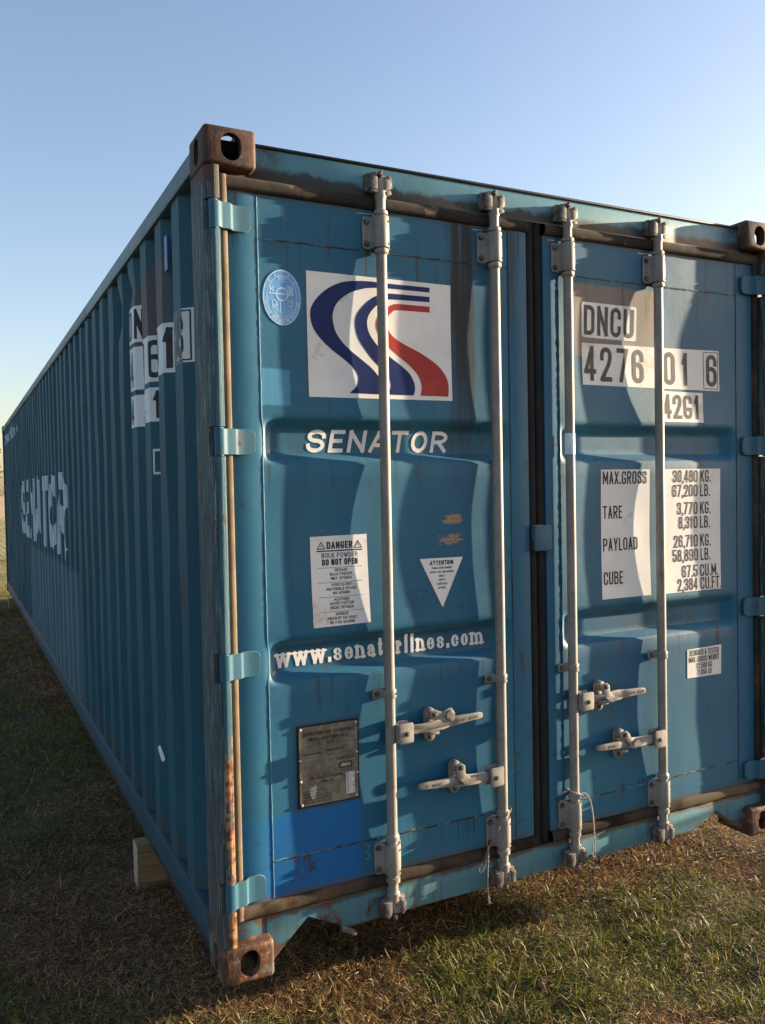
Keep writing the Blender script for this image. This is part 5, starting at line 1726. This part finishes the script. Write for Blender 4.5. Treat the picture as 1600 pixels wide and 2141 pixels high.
# green blades in clumps
x, y, r = scatter(230000, 24, 1.2, -14, 80, 1.5)
k = not_under(x, y); x, y, r = x[k], y[k], r[k]
gf = green_field(x, y)
cl = vnoise(x * 9 + 2, y * 9 + 5, 51)
tall = np.exp(-((x - 0.20) / 0.34) ** 2 - ((y - 0.02) / 0.18) ** 2) + 0.9 * np.exp(-((x - 0.95) / 0.35) ** 2 - ((y + 0.12) / 0.16) ** 2) + 0.8 * np.exp(-((x + 1.1) / 0.6) ** 2 - ((y - 5) / 1.6) ** 2)
pr = 0.08 + 0.95 * np.clip((gf - 0.42) / 0.12, 0, 1) * np.clip((cl - 0.30) / 0.25, 0.12, 1)
keep = rng.random(len(x)) < np.clip(pr + 0.6 * tall, 0, 1)
x, y, r, gf, tall = x[keep], y[keep], r[keep], gf[keep], tall[keep]
# tufts: many blades out of one root
tn = 230
tx, ty, tr = scatter(tn, 9, 1.5, -8, 70, 1.6)
tk = not_under(tx, ty) & (green_field(tx, ty) > 0.40)
tx, ty = tx[tk], ty[tk]
m_ = rng.integers(14, 46, len(tx))
qx = np.repeat(tx, m_) + rng.normal(0, 0.014, m_.sum()); qy = np.repeat(ty, m_) + rng.normal(0, 0.014, m_.sum())
nt0 = len(x)
x = np.concatenate([x, qx]); y = np.concatenate([y, qy]); r = np.hypot(x + 0.68, y + 2.47); gf = green_field(x, y)
tall = np.concatenate([tall, np.ones(len(qx)) * 0.9])
n = len(x)
P = np.stack([x, y, ground_z(x, y) - 0.004], -1)
sc = np.clip(r / 4.2, 1, 3.4)
L_ = rng.uniform(0.018, 0.056, n) * (0.75 + 0.5 * np.clip((gf - .42) / .16, 0, 1)) * (1 + 0.65 * np.clip(tall, 0, 1)) * (0.8 + 0.2 * sc)
pal = np.array([(0.10, 0.135, 0.018), (0.15, 0.175, 0.026), (0.065, 0.090, 0.014), (0.22, 0.21, 0.045), (0.32, 0.27, 0.09)])
ti = pal[rng.choice(len(pal), n, p=(.28, .26, .18, .18, .10))] * rng.uniform(0.50, 1.15, n)[:, None]
lean = rng.uniform(0.0, 1.35, n)
blades('grass', P, L_, rng.uniform(0.0016, 0.0042, n) * sc, lean, rng.uniform(0, 2 * np.pi, n), rng.uniform(0.05, 0.70, n), ti, GM, 'stuff', 'short green grass in patches')

# ================================================================== FAR FIELD: FENCE AND TREES
fence = tag(empty('fence', (-9, 21, -0.17)), 'wire mesh fence on grey posts beyond the far end of the container', 'fence')
bm = bmesh.new()
gz = lambda x, y: float(ground_z(x, y))
FX = list(np.arange(-15, 9.1, 3.0))
post_me = None
for i, x in enumerate(FX):
    if post_me is None:
        b2 = bmesh.new()
        tube(b2, [(0, 0, -0.3), (0, 0, 2.32)], 0.03, 8)
        o = finish(b2, 'post', M['wire'], fence, loc=(x + 9, 0, 0))
        post_me = o
    else:
        o = post_me.copy(); COL.objects.link(o); o.location = (x + 9, 0, 0)
b2 = bmesh.new()
tube(b2, [(-6, 0, 2.28), (18, 0, 2.28)], 0.022, 8)
finish(b2, 'rail', M['wire'], fence)
b2 = bmesh.new()
for k in range(-24, 190):
    for s in (1, -1):
        x0 = -6 + k * 0.13
        a, b = (x0, x0 + 2.2 * s)
        if s < 0:
            a += 0.0
        lo, hi = -6, 18
        if min(a, b) < lo or max(a, b) > hi:
            continue
        tube(b2, [(a, 0.004 * s, 0.05), (b, 0.004 * s, 2.25)], 0.0035, 3, 0, False)
w = finish(b2, 'wire_mesh', M['wire'], fence, smooth=0)
w['kind'] = 'stuff'

def leaf_mat(name, a, b):
    g = NT(name, 0.6)
    c = g.mix(g.step(g.noise(1.3, 4), 0.4, 0.62), a, b)
    g.link(c, g.b.inputs['Base Color'])
    tr = g.t.nodes.new('ShaderNodeBsdfTranslucent')
    g.link(c, tr.inputs[0])
    mx = g.t.nodes.new('ShaderNodeMixShader')
    mx.inputs[0].default_value = 0.35
    g.t.links.new(g.b.outputs[0], mx.inputs[1]); g.t.links.new(tr.outputs[0], mx.inputs[2]); g.t.links.new(mx.outputs[0], g.out.inputs[0])
    return g.mat
LM = [leaf_mat('olive_leaves', (0.075, 0.085, 0.020), (0.12, 0.115, 0.030)), leaf_mat('dark_leaves', (0.035, 0.055, 0.018), (0.060, 0.080, 0.022))]
BK = mat_simple('tree_bark', (0.06, 0.045, 0.03), (0.12, 0.09, 0.065), 8, 0.9, 0, 0.3)
def tree_parts(seed, H, spread, mat):
    rg = np.random.default_rng(seed)
    bm = bmesh.new()
    tips = []
    trunk_h = H * 0.38
    tube(bm, [(0, 0, -0.3), (rg.uniform(-.1, .1), rg.uniform(-.1, .1), trunk_h * .5), (rg.uniform(-.2, .2), rg.uniform(-.2, .2), trunk_h), (0, 0, H * .75)], [H * .035, H * .028, H * .022, H * .006], 9)
    for q in range(11):
        a = q * 2.4 + rg.uniform(-.4, .4)
        z0 = H * rg.uniform(0.22, 0.62)
        l = spread * rg.uniform(0.5, 0.95)
        e = Vector((math.cos(a) * l, math.sin(a) * l, z0 + H * rg.uniform(0.08, 0.30)))
        mid = Vector((math.cos(a) * l * .5, math.sin(a) * l * .5, z0 + (e.z - z0) * .35))
        tube(bm, [(0, 0, z0), mid, e], [H * .013, H * .009, H * .003], 6)
        tips += [e, mid.lerp(e, .6), mid]
    tips += [Vector((0, 0, H * .78)), Vector((0, 0, H * .9))]
    me_t = bpy.data.meshes.new('trunk'); bm.to_mesh(me_t); bm.free()
    cl = []
    for t in tips:
        for _ in range(4):
            cl.append(np.array(t) + rg.normal(0, 1, 3) * np.array([spread * .20, spread * .20, H * .06]))
    N = 5200
    c = np.array(cl)[rg.integers(0, len(cl), N)]
    pos = c + rg.normal(0, 1, (N, 3)) * np.array([spread * .10, spread * .10, H * .035])
    a = rg.normal(0, 1, (N, 3)); a /= np.linalg.norm(a, axis=1)[:, None]
    b = np.cross(a, rg.normal(0, 1, (N, 3))); b /= np.linalg.norm(b, axis=1)[:, None]
    sz = rg.uniform(0.07, 0.16, N)[:, None] * H / 6
    v = np.stack([pos - a * sz, pos + b * sz * .55, pos + a * sz, pos - b * sz * .55], 1).reshape(-1, 3)
    f = np.arange(N * 4).reshape(N, 4)
    me_c = bpy.data.meshes.new('crown'); me_c.from_pydata(v.tolist(), [], f.tolist())
    me_t.materials.append(BK); me_c.materials.append(mat)
    me_t.shade_smooth()
    return me_t, me_c
kinds = [tree_parts(3, 6.5, 2.6, LM[0]), tree_parts(8, 5.6, 2.4, LM[1]), tree_parts(15, 7.5, 3.0, LM[0])]
spots = [(-8.6, 33, 0, 1.0, 0.3), (-3.8, 30, 1, .80, 1.2), (-1.2, 34, 2, .72, 2.2), (-13.5, 37, 2, .85, 5.1), (-19, 34, 1, 1.1, 2.7), (-6.2, 41, 2, .9, 1.9)]
tl = ['olive leaved tree behind the fence, well to the left of the container', 'dark leaved tree behind the fence, first to the left of the container edge', 'olive tree directly in line with the far left edge of the container',
            'broad olive tree standing second from the left of the row', 'tall dark tree at the left end of the row', 'olive tree standing behind the others, farthest from the fence']
for (x, y, kd, s, rot), lb in zip(spots, tl):
    e = tag(empty('tree', (x, y, gz(x, y))), lb, 'tree', 'trees beyond the fence')
    e.scale = (s, s, s); e.rotation_euler = (0, 0, rot)
    for me, nm in zip(kinds[kd], ('trunk', 'crown')):
        o = bpy.data.objects.new(nm, me)
        COL.objects.link(o)
        o.parent = e
